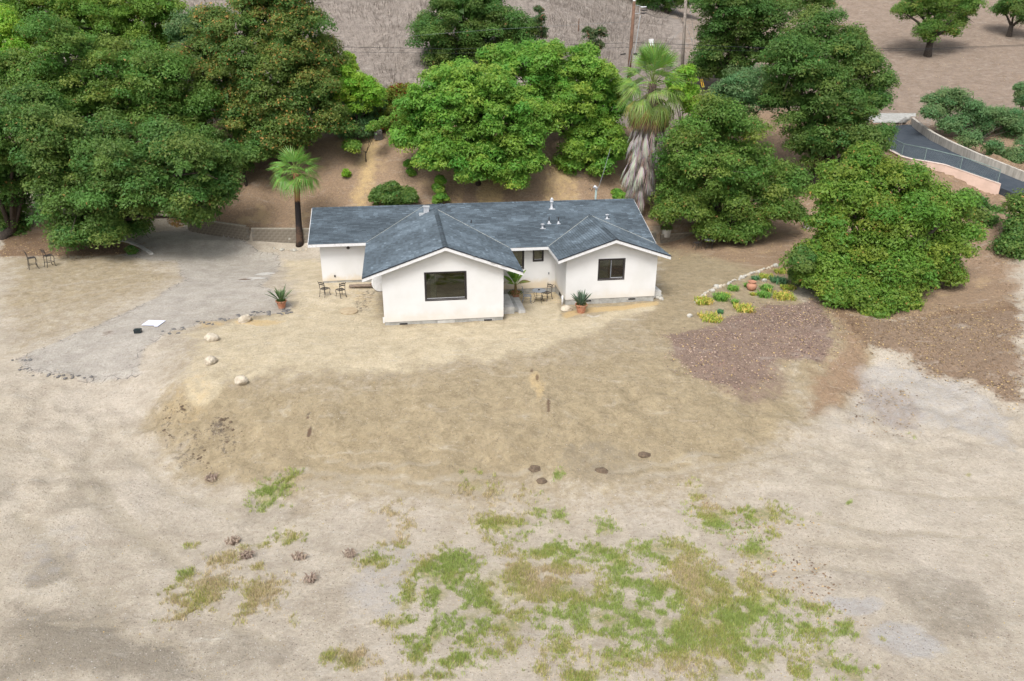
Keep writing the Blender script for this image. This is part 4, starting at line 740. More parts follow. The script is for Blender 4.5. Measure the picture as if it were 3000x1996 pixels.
tree('weed_clump', 'low green weed behind the ridge near the meter mast', 'weed', 'bright', None, [(1420,450,13),(1432,455,9)], None, .03, dY=.2)
tree('weed_clump', 'dark tuft beside the kerb of the shaded drive', 'weed', 'oakdark', None, [(303,577,10)], None, .02, dY=.2)
c_ = at(405, 490, 50.5); n = 900          # a dry golden branch of the drive oak
q = unit(n)*rng.random((n, 1))**.4*np.array([.75, .5, .95]); q[:, 2] -= .1; V, F, T_ = leaves(c_+q-np.array(DRIVE_OAK.location), unit(n), .16, .1, np.array((.36,.235,.09))*(.6+.8*rng.random((n, 1))))
dl = link('dry_foliage', np_mesh('dry_foliage', V, F, DRYLEAF, T_), DRIVE_OAK); dl['label'] = 'golden brown dead foliage hanging from the oak'
# ---------------------------------------------------------------- palms
def frond_mesh(name, pet, rad, spread, droop, nseg, mat, cols, wide=.5):
    m = MB(); m.tube([(0,0,0),(pet*.5,0,.03),(pet,0,0)], [.03,.022,.015], 4, cols[0])
    for i in range(nseg):
        q = (i/(nseg-1)-.5)*2*spread; L_ = rad*(1-.22*abs(q/spread)**2)*rnd.uniform(.92, 1.05); c = tuple(x*rnd.uniform(.8, 1.2) for x in cols[1])
        d = Vector((math.cos(q), math.sin(q), 0)); s = Vector((-d.y, d.x, 0)); h0 = Vector((pet, 0, 0)); w0 = L_*.55*spread*2/nseg*wide
        z = lambda t: -droop*t*t*rad
        fold = Vector((0, 0, .03*rad)) if i % 2 else Vector((0, 0, 0))
        p1 = h0+d*L_*.55+Vector((0,0,z(.55))); p2 = h0+d*L_+Vector((0,0,z(1)-rnd.random()*droop*.3*rad))
        m.add([h0, p1-s*w0+fold, p1+s*w0, p2], [(0, 1, 2), (1, 3, 2)], c)
    return m.mesh(name, mat, colors=True)
def orient(az, el, roll=0): return Matrix.Rotation(az, 4, 'Z') @ Matrix.Rotation(-el, 4, 'Y') @ Matrix.Rotation(roll, 4, 'X')
b_ = g(690, 563); hub = at(681, 398, b_[1]); sp1 = thing('fan_palm', 'small fan palm with charred trunk left of the house', 'palm tree', b_)
hub = hub-b_
PT = NT('palm_trunk'); PT.rough(.95); sx = PT.n('ShaderNodeSeparateXYZ'); PT.l(PT.tc.outputs['Object'], sx.inputs[0]); zz = PT.math('ADD', sx.outputs[2], PT.math('MULTIPLY', PT.noise(2.5, 4), 1.1))
PT.color(PT.mix(PT.ramp(zz, 3.6, 3.9), PT.mix(PT.ramp(zz, 2.2, 1.7), (.022,.018,.018), PT.mix(PT.ramp(PT.noise(2, 4), .42, .6), (.10,.062,.042), (.035,.026,.022))), (.27,.14,.07))); PT.bump(PT.noise(20, 3), .8, .03)
h_ = hub[2]; MB().tube([(0,0,-.2),(hub[0]*.1,0,.3),(hub[0]*.5,hub[1]*.5,h_*.5),(hub[0]*.9,0,h_*.85),(hub[0],hub[1],h_)], [.34,.26,.21,.20,.22], 12).build('trunk', PT.m, sp1, smooth=True)
bm_ = MB().add([(0,-.05,0),(0,.05,0),(.14,.02,.16),(.14,-.02,.16),(0,0,.12)], [(0,1,2,3),(4,2,1),(4,0,3)]).mesh('leaf_base', pm('leaf_base', (.26,.13,.065), (.16,.08,.04), 9, .9))
for i in range(60):
    t = .72+.28*i/60; a = i*2.4; link('leaf_base', bm_, sp1, (hub[0]*t+.15*math.cos(a), .15*math.sin(a), h_*t-.1), (0, 0, a))
GP = ((.24,.33,.09), (.19,.36,.07)); fv = [frond_mesh('frond', .9, 1.2, 1.3, dr, 18, PALMLEAF, GP, .42) for dr in (.15, .4, .65)]
for i in range(26):
    el = R_(80-i*4.4+rnd.uniform(-10, 10)); link('frond', fv[0 if i < 8 else 1 if i < 16 else 2], sp1, mw=Matrix.Translation(Vector((hub[0], hub[1], h_))) @ orient(i*2.399, el, rnd.uniform(-.4, .4)))
fdead = frond_mesh('dead_frond', .5, .8, .5, .2, 7, PALMLEAF, ((.3,.25,.2), (.22,.19,.16)))
for a in (3.3, 3.9): link('dead_frond', fdead, sp1, mw=Matrix.Translation(Vector((hub[0], hub[1], h_-.1))) @ orient(a, R_(-75)))
YP = 57.5; b_ = at(1468, 480, YP); bz = hz(b_[0], b_[1]); sp2 = thing('fan_palm', 'great fan palm with a thick grey skirt of dead fronds', 'palm tree', (b_[0], b_[1], bz)); o = np.array([b_[0], b_[1], bz])
hb = at(1503, 190, YP)-o; mid = at(1492, 330, YP)-o; PT2 = pm('great_palm_trunk', (.12,.085,.065), (.07,.05,.04), 6, .95, .9)
MB().tube([(0,0,-.3),(0,0,.5),tuple(mid),tuple(hb)], [.42,.34,.32,.3], 12).build('trunk', PT2, sp2, smooth=True)
def axis(t): return Vector(mid)*(1-t)/1+Vector(hb)*t if t >= 0 else Vector(mid)*(1+t)+Vector((0,0,.3))*(-t)
GP2 = ((.26,.32,.10), (.20,.33,.075)); GP3 = ((.32,.32,.12), (.32,.34,.10)); fv2 = [frond_mesh('frond', 1.5, 1.35, 1.35, dr, 20, PALMLEAF, c, .45) for dr, c in ((.1, GP2), (.3, GP2), (.6, GP2), (.75, GP3))]
for i in range(64):
    t = i/64; el = R_(82-150*t+rnd.uniform(-9, 9)); link('frond', fv2[min(3, int(t*4.2))], sp2, mw=Matrix.Translation(Vector(hb)+Vector((0,0,.2-1.3*t))) @ orient(i*2.399, el, rnd.uniform(-.5, .5)))
dead = [frond_mesh('dead_frond', .55, rnd.uniform(1.3, 1.9), .24, .1, 8, DRYLEAF, (c, tuple(x*.9 for x in c)), .6) for c in ((.40,.36,.325), (.29,.255,.225), (.50,.455,.415), (.23,.185,.15))]
brn = [frond_mesh('dead_frond', .6, 1.3, .6, .25, 10, DRYLEAF, (c, c), .8) for c in ((.26,.165,.09), (.22,.15,.09))]
for i in range(299):
    t = i/299; tt = .68-1.28*t; p = axis(tt); wide = (.32+.62*math.sin(min(1, t*1.5+.1)*math.pi*.62)-.75*max(0, t-.68)*2)*(.75+.35*rnd.random()); a = i*2.399
    p = p+Vector((math.cos(a), math.sin(a), 0))*wide; me = rnd.choice(brn) if t < .1 else rnd.choice(dead)
    link('dead_frond', me, sp2, mw=Matrix.Translation(p) @ orient(a, R_(-72+rnd.uniform(-14, 14) if t > .1 else -50), rnd.uniform(-.6, .6)))
# ---------------------------------------------------------------- utility poles and wires
def pole(label, top, bot, Y, r, mat):
    p = at(*top, Y); q = at(*bot, Y); q[0] += 0; z = hz(q[0], q[1])-.3; k = (z-q[2])/(p[2]-q[2]); b = q+(p-q)*k; t = thing('utility_pole', label, 'utility pole', b)
    MB().tube([(0,0,0), tuple(p-b)], [r*1.12, r*.85], 12).build('shaft', mat, t, smooth=True); return t, b, p
u1, b1, t1 = pole('brown wooden utility pole with a bracket of insulators', (1460,3), (1450,140), 72, .16, POLE)
u2, b2, t2 = pole('weathered grey utility pole stayed by two guy wires', (1582,-60), (1570,160), 78, .15, POLEG)
MB().lathe([(.14,0),(.15,.1),(.05,.14)], 10, o=tuple(t1-b1)).build('pole_cap', PVC, u1)
def rel(x, y, Y, o_): return Vector(at(x, y, Y)-o_)
MB().tube([rel(1462,12,72,b1), rel(1473,13,72,b1), rel(1472,31,72,b1), rel(1460,31,72,b1)], .025, 5).build('bracket', METALW, u1)
for x, y in ((1483,17),(1485,24),(1483,31)): MB().tube([rel(1474,y-1,72,b1), rel(x-4,y,72,b1), rel(x+5,y-1,72,b1)], [.03,.07,.05], 8).build('insulator', FRAME if y != 17 else METALW, u1)
MB().tube([rel(1474,35,72,b1), rel(1458,140,72,b1)], .03, 6).build('conduit', METALW, u1)
MB().tube([rel(1440,124,72,b1), rel(1428,126,72,b1)], .06, 6).build('splice_case', FRAME, u1); MB().tube([rel(1458,125,72,b1), rel(1470,124,72,b1)], .085, 6).build('splice_case', FRAME, u1)
MB().tube([rel(1573,50,78,b2), rel(1573,66,78,b2)], .06, 6).build('clamp', FRAME, u2)
MB().tube([rel(2,2,78,b2)*0+rel(1573,62,78,b2), rel(1535,102,76,b2), rel(1505,122,74,b2)], .012, 4).build('guy_strand', WIREG, u2)
def wire(label, pts, r=.013, mat=WIRE, sag=0):
    P0 = Vector(at(*pts[0])); ps = [Vector(at(*p))-P0 for p in pts]; out = []
    for a, b in zip(ps, ps[1:]):
        for i in range(8): s = i/8; out.append(a.lerp(b, s)-Vector((0,0,sag*4*s*(1-s))))
    out.append(ps[-1]); o = MB().tube(out, r, 5).build('power_line', mat); o.location = P0; return tag(o, label, 'wire')
wire('dark cable crossing the dry hill to the brown pole, upper of two', [(700,107,66),(1050,113,69),(1438,99,72)], .016)
wire('dark cable crossing the dry hill to the brown pole, lower of two', [(800,120,66),(1050,123,69),(1450,109,72)], .012)
wire('cable running right from the brown pole past the oaks, upper one', [(1452,98,72),(1768,111,73),(2120,113,75),(2420,101,77)], .018)
wire('cable running right from the brown pole past the oaks, lower one', [(1452,108,72),(1768,119,73),(2120,116,75),(2420,103,77)], .012)
wire('thin pale wire slanting over the dark hill oak', [(930,84,67),(1140,68,70),(1452,50,72)], .009, WIREG)
wire('drooping wire linking both utility poles at the top', [(1484,29,72),(1510,40,74),(1530,42,75),(1552,30,76),(1580,2,78)], .016)
wire('wire slanting from the top edge down to the grey pole', [(1545,-5,82),(1571,53,78)], .016); wire('second thin wire from the top edge to the grey pole', [(1535,-5,82),(1570,55,78)], .009)
wire('service cable dropping from the bright bush to the weatherhead', [(1456,110,72),(1420,285,60.5),(1391,390,55),(1374,440,51.5)], .02, WIREG, .1)
for i, (lab, pts) in enumerate((('left guy wire of the grey pole with yellow sleeve', [(1580,60,78),(1592,92,77.4),(1605,150,76),(1614,190,75)]), ('right guy wire of the grey pole with yellow sleeve', [(1585,-10,78),(1590,28,77.6),(1606,140,76),(1618,190,75)]))):
    o = wire(lab, pts, .014, WIREG); o.name = 'guy_wire'; e = Vector(at(*pts[-1]))-o.location; d = (Vector(at(*pts[-2]))-Vector(at(*pts[-1]))).normalized()
    MB().tube([e-d*.5, e+d*.35], .04, 6).build('sleeve', pm('yellow_sleeve', (.65,.38,.03)), o); p = Vector(at(*pts[1]))-o.location; MB().tube([p-Vector((0,0,.1)), p+Vector((0,0,.1))], .04, 6).build('insulator', METALW, o)
p = g(1331, 72); tag(MB().tube([(0,0,-.2),(.03,0,.9),(.05,0,1.2)], [.06,.05,.04], 6).build('stake', POLE, loc=p), 'short rusty stake standing alone on the dry hill', 'stake')
p = g(1498, 106); tag(MB().box((-.25,-.1,0),(.25,.1,.7)).build('utility_box', PVC, loc=p), 'small pale utility box in the gully between the poles', 'box')
# ---------------------------------------------------------------- furniture
def chair_parts(t, mat, tall=0., mesh_mat=None):
    H0 = .45+tall
    seat = MB(); w0 = .21
    seat.tube([(-.17,.2,H0),(-.2,0,H0),(-.21,-.2,H0),(0,-.24,H0),(.21,-.2,H0),(.2,0,H0),(.17,.2,H0),(-.17,.2,H0)], .017, 5)
    for i in range(9): x = -.18+.045*i; seat.tube([(x,-.22,H0),(x*.9,.2,H0)], .006, 3, cap=False)
    for i in range(9): y = -.2+.047*i; seat.tube([(-.2,y,H0+.001),(.2,y,H0+.001)], .006, 3, cap=False)
    seat.build('seat', mesh_mat or mat, t)
    for s in (-1, 1):
        MB().tube([(s*.19,-.2,H0),(s*.205,-.24,H0*.75),(s*.19,-.2,H0*.4),(s*.2,-.22,.06),(s*.21,-.27,.015),(s*.21,-.29,.04)], .018, 6).build('leg', mat, t)
        MB().tube([(s*.17,.2,H0),(s*.175,.22,H0*.6),(s*.18,.27,.07),(s*.185,.31,.015),(s*.185,.33,.04)], .018, 6).build('leg', mat, t)
        MB().tube([(s*.17,.2,H0-.02),(s*.175,.22,H0+.22),(s*.19,.27,H0+.42),(s*.2,.3,H0+.49),(s*.2,.33,H0+.46)], .017, 6).build('back_post', mat, t)
    for z in (.29, .40):
        m = MB(); vs = []; n = 9
        for i in range(n):
            q = i/(n-1)*2-1; x = q*.18; y = .235+.1*(z-.2)+.03*(1-q*q); zz = H0+z+.035*(1-q*q)
            for dy in (0, .012):
                for dzz in (-.032, .032): vs.append((x, y+dy, zz+dzz))
        fs = []
        for i in range(n-1):
            a = i*4; b = a+4; fs += [(a,b,b+1,a+1),(a+2,a+3,b+3,b+2),(a+1,b+1,b+3,a+3),(a,a+2,b+2,b)]
        fs += [(0,1,3,2),(n*4-4,n*4-2,n*4-1,n*4-3)]; m.add(vs, fs).build('slat', mat, t)
    st = MB(); z = .2 if not tall else .3
    for q in ([(-.19,-.19,z),(.17,.22,z)], [(.19,-.19,z),(-.17,.22,z)]): st.tube(q, .009, 5)
    if tall: st.tube([(-.19,-.2,.33),(.19,-.2,.33)], .011, 5).tube([(-.18,.23,.33),(.18,.23,.33)], .011, 5).tube([(-.19,-.2,.33),(-.18,.23,.33)], .011, 5).tube([(.19,-.2,.33),(.18,.23,.33)], .011, 5)
    st.build('stretcher', mat, t); return t
def gp(u, v, lift=0): p = hw(u, v); p[2] = hz(p[0], p[1])+lift; return p
CG = 'black iron chairs with ladder backs'
ch0 = chair_parts(thing('iron_chair', 'black iron chair standing left of the pair under the left house wall', 'chair', gp(-3.47,4.95), YAW+2.6, CG), IRON)
dup(ch0, gp(-2.54,4.74), YAW+3.7, 'black iron chair nearer the timber plank under the left house wall')
dup(ch0, gp(9.45,3.2), YAW-.9, 'black iron chair behind the round table in the house corner')
chair_parts(thing('iron_chair', 'pale grey iron chair left of the round table by the potted palm', 'chair', gp(8.2,2.85), YAW+1.4, CG), IRONG)
p = atz(99.5/K, 790/K, .0); p = g(99.5/K, 788/K); tl = chair_parts(thing('tall_iron_chair', 'tall black iron chair at far left, nearer to the picture edge', 'chair', p, 2.3, 'tall iron chairs under the left oaks'), IRON, .3)
dup(tl, g(148/K, 781/K), 2.6, 'tall black iron chair at far left, closer to the drive')
def table(label, loc, mat, top, rz=0, r=.4):
    t = thing('round_table', label, 'table', loc, rz); MB().lathe([(.02,.7),(r,.7),(r+.012,.712),(r,.726),(.02,.726)], 28).build('tabletop', top, t)
    for i in range(4):
        a = i*math.pi/2+.5; c, s = math.cos(a), math.sin(a); MB().tube([(c*.3,s*.3,.7),(c*.34,s*.34,.55),(c*.22,s*.22,.3),(c*.3,s*.3,.05),(c*.36,s*.36,.012),(c*.38,s*.38,.04)], .013, 6).build('leg', mat, t)
    MB().tube([(.24*math.cos(i*math.pi/8),.24*math.sin(i*math.pi/8),.34) for i in range(17)], .009, 5).build('stretcher', mat, t); return t
tb = gp(8.89, 2.82); table('round grey metal table in the corner between both wings', tb, IRON, IRONG)
tag(MB().lathe([(.035,0),(.06,.01),(.065,.055),(.05,.055),(.045,.02)], 12).build('ashtray', FRAME, loc=(tb[0], tb[1], tb[2]+.726)), 'small black bowl on the round grey table', 'bowl')
p = g(1632, 574); table('dark iron table in the shade of the broad oak', p, IRON, IRONG)
dup(ch0, p+np.array([-.85, .2, 0]), -1.2, 'black iron chair beside the table in the shade of the oak')
# pots
def pot(t, r, h, mat, rim=.05):
    MB().lathe([(r*.62,0),(r*.93,h-rim*1.6),(r*.94,h-rim*1.5),(r*1.04,h-rim*1.5),(r*1.06,h),(r*.94,h),(r*.9,h-.05)], 24).build('pot', mat, t, smooth=False); MB().lathe([(.01,h-.05),(r*.9,h-.055)], 16).build('soil', SOIL, t)
def leafmesh(name, L_, W_, cols, droop=.2, n=5, mat=PALMLEAF, stem=0.):
    m = MB(); vs = []; cs = cols
    if stem: m.tube([(0,0,0),(stem,0,0)], [.014,.009], 4, cols)
    for i in range(n):
        s = i/(n-1); w_ = W_*math.sin(math.pi*min(.98, .12+.86*s))**.8; z = -droop*s*s*L_
        vs += [(stem+L_*s,-w_/2,z+.12*w_),(stem+L_*s,0,z),(stem+L_*s,w_/2,z+.12*w_)]
    m.add(vs, [f for i in range(n-1) for f in ((i*3,i*3+1,i*3+4,i*3+3),(i*3+1,i*3+2,i*3+5,i*3+4))], cols); return m.mesh(name, mat, colors=True)
def trailing(t, h, r, n=320, col=(.09,.13,.03), drop=.25):
    a = rng.random(n)*6.283; rr = r*(.5+.6*rng.random(n)); z = h-.02-np.maximum(0, rr-r*.9)*rng.random(n)*drop*8; P_ = np.stack([rr*np.cos(a), rr*np.sin(a), z], 1)
    V, F, T_ = leaves(P_, unit(n), .07, .04, np.array(col)*(.6+.8*rng.random((n, 1)))); link('trailing_leaves', np_mesh('trailing_leaves', V, F, LEAF, T_), t)
def strap_pot(label, loc, r, h, lf, n, L0, up=70, lean=0):
    t = thing('potted_plant', label, 'potted plant', loc, rnd.random()*6); pot(t, r, h, TERRA); trailing(t, h, r, 260)
    for i in range(n):
        a = i*2.399; el = R_(rnd.uniform(up-35, up+12)); s = L0*rnd.uniform(.75, 1.1); link('leaf', rnd.choice(lf), t, mw=Matrix.Translation(Vector((.06*math.cos(a), .06*math.sin(a), h-.06))) @ orient(a, el, rnd.uniform(-.5, .5)) @ Matrix.Scale(s, 4))
    return t
grey_l = [leafmesh('leaf', .75, .1, c, .12, stem=.15) for c in ((.10,.16,.10), (.13,.18,.125), (.075,.13,.08))]; green_l = [leafmesh('leaf', .75, .07, c, .18, stem=.25) for c in ((.06,.12,.04), (.09,.15,.05))]
strap_pot('terracotta pot of grey green strappy leaves before the right gable wall', gp(10.86,.5), .33, .5, grey_l, 50, .92)
strap_pot('terracotta pot of loose green leaves at the edge of the asphalt drive', g(649,709), .29, .45, green_l, 46, .95, 66)
t = thing('potted_plant', 'terracotta pot of broad banana like leaves beside the concrete steps', 'potted plant', gp(7.62,3.6), 0); pot(t, .27, .5, TERRA); trailing(t, .5, .42, 420, (.10,.14,.03), .5)
MB().tube([(0,0,.4),(.02,0,.75),(0,.02,1.0)], [.09,.08,.06], 8).build('stem', pm('stem', (.22,.16,.06)), t)
bl = [leafmesh('leaf', .8, .33, c, d, 7, stem=.35) for c, d in (((.20,.36,.05), .15), ((.14,.29,.045), .3), ((.24,.40,.06), .1), ((.25,.22,.08), .6))]
for i in range(15):
    el = R_(84-4.6*i); link('leaf', bl[3] if i > 12 else bl[i % 3], t, mw=Matrix.Translation(Vector((0,0,.85+.1*rnd.random()))) @ orient(i*2.4+.4, el, rnd.uniform(-.6, .6)) @ Matrix.Scale(1.0 if i < 9 else .8, 4))
for lab, (x, y), kd in (('round pale concrete planter under the broad oak near the house corner', (1533,545), 'oakdark'), ('square pale concrete planter with grassy plant behind the flower bed oak', (1858,526), 'bright')):
    p = g(x, y); t = thing('concrete_planter', lab, 'planter', p); MB().lathe([(.3,0),(.38,.55),(.40,.56),(.40,.62),(.34,.62),(.32,.55)], 20).build('pot', CONC_PALE, t); n = 500; q = unit(n)*np.array([.42,.42,.35]); q[:, 2] = np.abs(q[:, 2])+.6
    V, F, T_ = leaves(q, unit(n), .16, .05, np.array(KINDS[kd][1])*(.6+.8*rng.random((n, 1)))); link('foliage', np_mesh('foliage', V, F, LEAF, T_), t)
# urn in the bed
p = g(1729, 668); t = thing('urn', 'pale terracotta urn lying open in the flower bed', 'urn', p); MB().lathe([(.14,0),(.26,.1),(.31,.26),(.28,.4),(.2,.46),(.2,.49),(.26,.54),(.255,.57),(.2,.56),(.165,.47),(.19,.38)], 24).build('body', TERRAP, t, smooth=True); MB().lathe([(.01,.38),(.19,.381)], 16).build('soil', SOIL, t)
# stones
def rock_mesh(name, s, mat, sd, sub=2):
    import bmesh
    bm = bmesh.new(); bmesh.ops.create_icosphere(bm, subdivisions=sub, radius=1); r = np.random.default_rng(sd); k = r.normal(size=(7, 3)); k /= np.linalg.norm(k, axis=1)[:, None]; lim = .62+.33*r.random(7)
    for v in bm.verts:
        c = np.array(v.co)
        for n_, l_ in zip(k, lim):
            d = c @ n_
            if d > l_: c = c-n_*(d-l_)*.85
        v.co = Vector(c*np.array(s)*(1+.05*r.normal()))
    me = bpy.data.meshes.new(name); bm.to_mesh(me); bm.free(); me.materials.append(mat); return me
for i, (x, y, r, lab) in enumerate(((488,784,.33,'tall rounded pale boulder, uppermost on the open dirt'), (486,836,.3,'pale boulder in the middle of the three on the dirt bank'), (555,882,.31,'low whitish boulder nearest the crest of the dirt bank'), (564,740,.32,'flat tan boulder beside the broken asphalt edge'))):
    p = g(x, y); o = link('boulder', rock_mesh('boulder', (r*1.15, r*.85, r*.8), ROCK, 40+i, 3), None, p+np.array([0, 0, r*.38]), (.2, .15, i*1.3)); tag(o, lab, 'boulder', 'boulders on the dirt bank')
p = gp(10.13, .95); tag(link('boulder', rock_mesh('boulder', (.36,.24,.2), ROCK, 60, 3), None, p+np.array([0,0,.1]), (0,0,.3)), 'smooth cream boulder between the downpipe and the terracotta pot', 'boulder')
rocks = [rock_mesh('stone', (.2, .15, .13), ROCKW if i % 3 else ROCK, 80+i) for i in range(7)]
def border(label, pts, step, sc, jit=.05):
    W_ = strip([g(x, y) for x, y in pts], 60); L_ = np.linalg.norm(np.diff(W_[:, :2], axis=0), axis=1).sum(); n = int(L_/step); t = thing('stone_border', label, 'stone edging', W_[0])
    for i in range(n):
        q = np.array([np.interp(i/max(1, n-1)*59, range(60), W_[:, j]) for j in range(3)]); q[:2] += rng.normal(size=2)*jit; q[2] = hz(q[0], q[1])+.05*sc
        s = sc*rnd.uniform(.7, 1.25)*(1.7 if i in (n-1, n//3, int(n*.62)) else 1); link('stone', rnd.choice(rocks), t, Vector(q)-t.location, (rnd.random(), rnd.random(), rnd.random()*6), (s,)*3)
border('long row of whitish stones edging the flower bed', [(1601,697),(1612,684),(1640,668),(1680,652),(1720,635),(1755,622),(1782,614)], .25, .72)
border('thin curved row of little stones before the small palm', [(625,571),(645,576),(670,577),(705,576)], .2, .5, .02)
border('scattered rubble stones at the right corner of the house', [(1508,683),(1515,688),(1522,690)], .2, .6, .18)
for i, (x, y, s, lab) in enumerate(((1759,648,.9,'round white stone among the lilies at the top of the bed'), (1774,683,.8,'white stone between the dark lilies and yellowed clump'), (1640,672,.9,'pale rock beside the big lily clump'), (1588,730,.9,'white stone under the front yellowed clump'), (667,551,.9,'pale round stone by the small palm trunk'))):
    p = g(x, y); tag(link('garden_stone', rock_mesh('garden_stone', (.2*s,.17*s,.15*s), ROCKW, 110+i), None, p+np.array([0,0,.07])), lab, 'stone')
# broken asphalt lumps along the drive edge
rub = [rock_mesh('asphalt_lump', (.17,.12,.06), RUBBLE, 130+i, 1) for i in range(4)]; t = thing('broken_asphalt', 'broken dark asphalt lumps along the edge of the old drive', 'rubble', g(640,723))
for i in range(90):
    s = rnd.random(); x, y = [(672,716),(640,722),(600,722),(560,729),(520,735),(470,744),(420,757),(395,766)][min(7, int(s*8))]
    if i > 60: x, y = rnd.choice([(48,828),(60,850),(95,862),(130,866),(165,868),(190,870)])
    p = g(x+rnd.uniform(-22, 22), y+rnd.uniform(-4, 4)); sc = rnd.uniform(.35, .9)*(1.3 if x > 590 else 1); link('asphalt_lump', rub[i % 4], t, Vector(p)-t.location+Vector((0,0,.01)), (rnd.uniform(-.2,.2), rnd.uniform(-.2,.2), rnd.random()*6), (sc,)*3)
# flower bed clumps
def clump(x, y, rx, n, L_, cols, lab, dry=.3, spread=1.):
    p, a, b = ell(x, y, rx, rx*.5); a = max(a, .15); b = max(min(b, a), .12); V = []; F = []; T_ = []
    for i in range(n):
        q = np.clip(rng.normal(size=2)*.42, -.75, .75); base = np.array([q[0]*a, q[1]*b, 0]); base[2] = hz(p[0]+base[0], p[1]+base[1])-p[2]; az = rng.random()*6.283; ln = L_*(.6+.6*rng.random()); d = np.array([math.cos(az), math.sin(az), 0])*spread; s = np.array([-d[1], d[0], 0])*.022
        c = np.array(cols[0] if rng.random() > dry else cols[1])*(.7+.6*rng.random()); k = len(V)
        m1 = base+d*ln*.3+np.array([0,0,ln*.6]); e = base+d*ln*.75+np.array([0,0,ln*.45]); V += [base-s, base+s, m1+s, m1-s, e]; F += [(k,k+1,k+2,k+3),(k+3,k+2,k+4,k+4)]; T_ += [c]*5
    m = MB(); m.v = [tuple(v) for v in V]; m.f = [f if f[2] != f[3] else f[:3] for f in F]; m.c = [tuple(c) for c in T_]
    o = m.build('lily_clump', BLADE, colors=True, loc=p); return tag(o, lab, 'plant', 'plants in the flower bed')
YG = ((.32,.42,.06), (.60,.47,.12)); DG = ((.16,.34,.06), (.28,.42,.08)); BG = ((.10,.24,.10), (.16,.28,.13))
for a_ in ((1619,697,24,260,.42,YG,'yellowing lily clump at the left end of the stone row',.5),(1659,690,18,200,.55,DG,'fresh green lily clump with arching leaves near the bed centre',.2),(1670,684,12,90,.4,YG,'golden tuft just behind the fresh green clump',.7),(1636,735,32,260,.35,YG,'long yellow green clump at the front edge of the bed',.45),(1712,714,26,280,.42,YG,'wide golden clump at the bed front near the leaf litter',.5),(1691,699,10,70,.4,DG,'small sparse tuft behind the wide golden clump',.2),(1658,721,8,90,.28,BG,'tiny blue green plant between the two front clumps',.1),
    (1687,668,15,120,.42,DG,'green tuft left of the terracotta urn',.2),(1733,680,8,50,.3,YG,'little tuft at the foot of the urn',.4),(1722,660,12,90,.38,DG,'thin green tuft behind the urn',.2),(1740,644,10,80,.35,BG,'blue green tuft at the top of the bed',.1),(1765,640,22,150,.35,YG,'yellow green spread near the upper bed stones',.3),(1797,627,18,170,.3,YG,'yellow green patch beside the last stone of the row',.35),(1793,650,24,220,.45,BG,'dark green lilies beside the oak branch',.15),(1763,668,14,140,.48,DG,'upright green lily right of the urn',.15),(1757,683,16,160,.45,DG,'dark glossy lily below the upright one',.1),(1800,685,30,320,.42,YG,'large golden lily clump at the right end of the bed',.5),(1815,665,22,150,.35,YG,'pale green ground clump under the oak skirt',.3)): clump(*a_)
WD = ((.33,.25,.20), (.42,.34,.26))
for i, (X, Y, lab) in enumerate(((975,640,'reddish dead weed at the left foot of the bank'), (1075,930,'brown dead weed above the left grass patches'), (1385,1000,'dead weed, upper of two right of the left grass'), (1430,1105,'dead weed, lower of two right of the left grass'), (1615,990,'grey dead weed near the olive tuft'), (1140,995,'brown dead weed touching a green patch'))):
    o = clump(.499*X, 785.7+.499*Y, 14, 60, .3, WD, lab, .4); o.name = 'dead_weed'; o['group'] = 'dead weeds on the lower yard'; o['category'] = 'weed'
# sheet, case, plank, disc, cover, kerb
p = g(353, 746); m = MB(); pts = [(-.95,-.42),(.55,-.42),(.55,-.6),(.95,-.6),(.95,.55),(-.95,.55)]; k = 6
m.add([(a*.5, b*.75, 0) for a, b in pts]+[(a*.5, b*.75, .025) for a, b in pts], [(0,1,2,3,4,5)[::-1], tuple(range(6, 12))]+[(i, (i+1) % 6, (i+1) % 6+6, i+6) for i in range(6)])
o = m.build('white_sheet', PAPER); o.location = (p[0], p[1], hgt(p[0]+np.linspace(-.5, .5, 15), p[1]+np.linspace(-.4, .4, 15)).max()+.02); o.rotation_euler = (0,0,-.06); tag(o, 'white notched sheet lying on the asphalt drive', 'sheet')
p = g(318, 766); t = thing('equipment_case', 'small black equipment case on the drive beside the white sheet', 'case', p, .15); MB().box((-.17,-.12,.0),(.17,.12,.13)).build('body', BLACKP, t); MB().box((-.175,-.125,.132),(.175,.125,.2)).build('lid', BLACKP, t); MB().tube([(-.06,-.12,.1),(-.06,-.15,.1),(.06,-.15,.1),(.06,-.12,.1)], .01, 5).build('handle', FRAME, t)
p = gp(-1.2, 6.2); t = thing('timber_plank', 'weathered timber plank on low supports under the left house wall', 'plank', p, YAW); MB().box((-.95,-.22,.13),(.95,.2,.18)).build('plank', TIMBER, t); MB().box((-.75,-.18,-.05),(-.62,.16,.128)).build('support', BLOCK, t); MB().box((.6,-.18,-.05),(.73,.16,.128)).build('support', BLOCK, t)
tag(MB().tube([(.3,0,.2),(1.1,.15,.24)], .05, 6).tube([(.35,.1,.2),(1.0,-.1,.24)], .04, 6).build('loose_sticks', POLE, loc=p, rot=(0,0,YAW)), 'reddish loose sticks lying on the timber plank', 'sticks')
p = gp(-.3, 5.6); tag(MB().lathe([(.01,-.03),(.5,-.03),(.52,0),(.5,.03),(.01,.03)], 30).build('white_disc', PVC, loc=p+np.array([0,0,.5]), rot=(R_(72), 0, YAW+.5)), 'round white table top leaning behind the large gabled wing', 'disc')
p = gp(-1.98, 2.36); tag(MB().lathe([(.01,-.05),(.47,-.05),(.5,.04),(.47,.06),(.01,.065)], 28).build('well_cover', pm('sand_concrete', (.44,.36,.24), (.36,.28,.18), 4, .9, .4), loc=p+np.array([0,0,.03]), rot=(.05,.03,0)), 'round sandy concrete cover on the dirt left of the gable wing', 'cover')
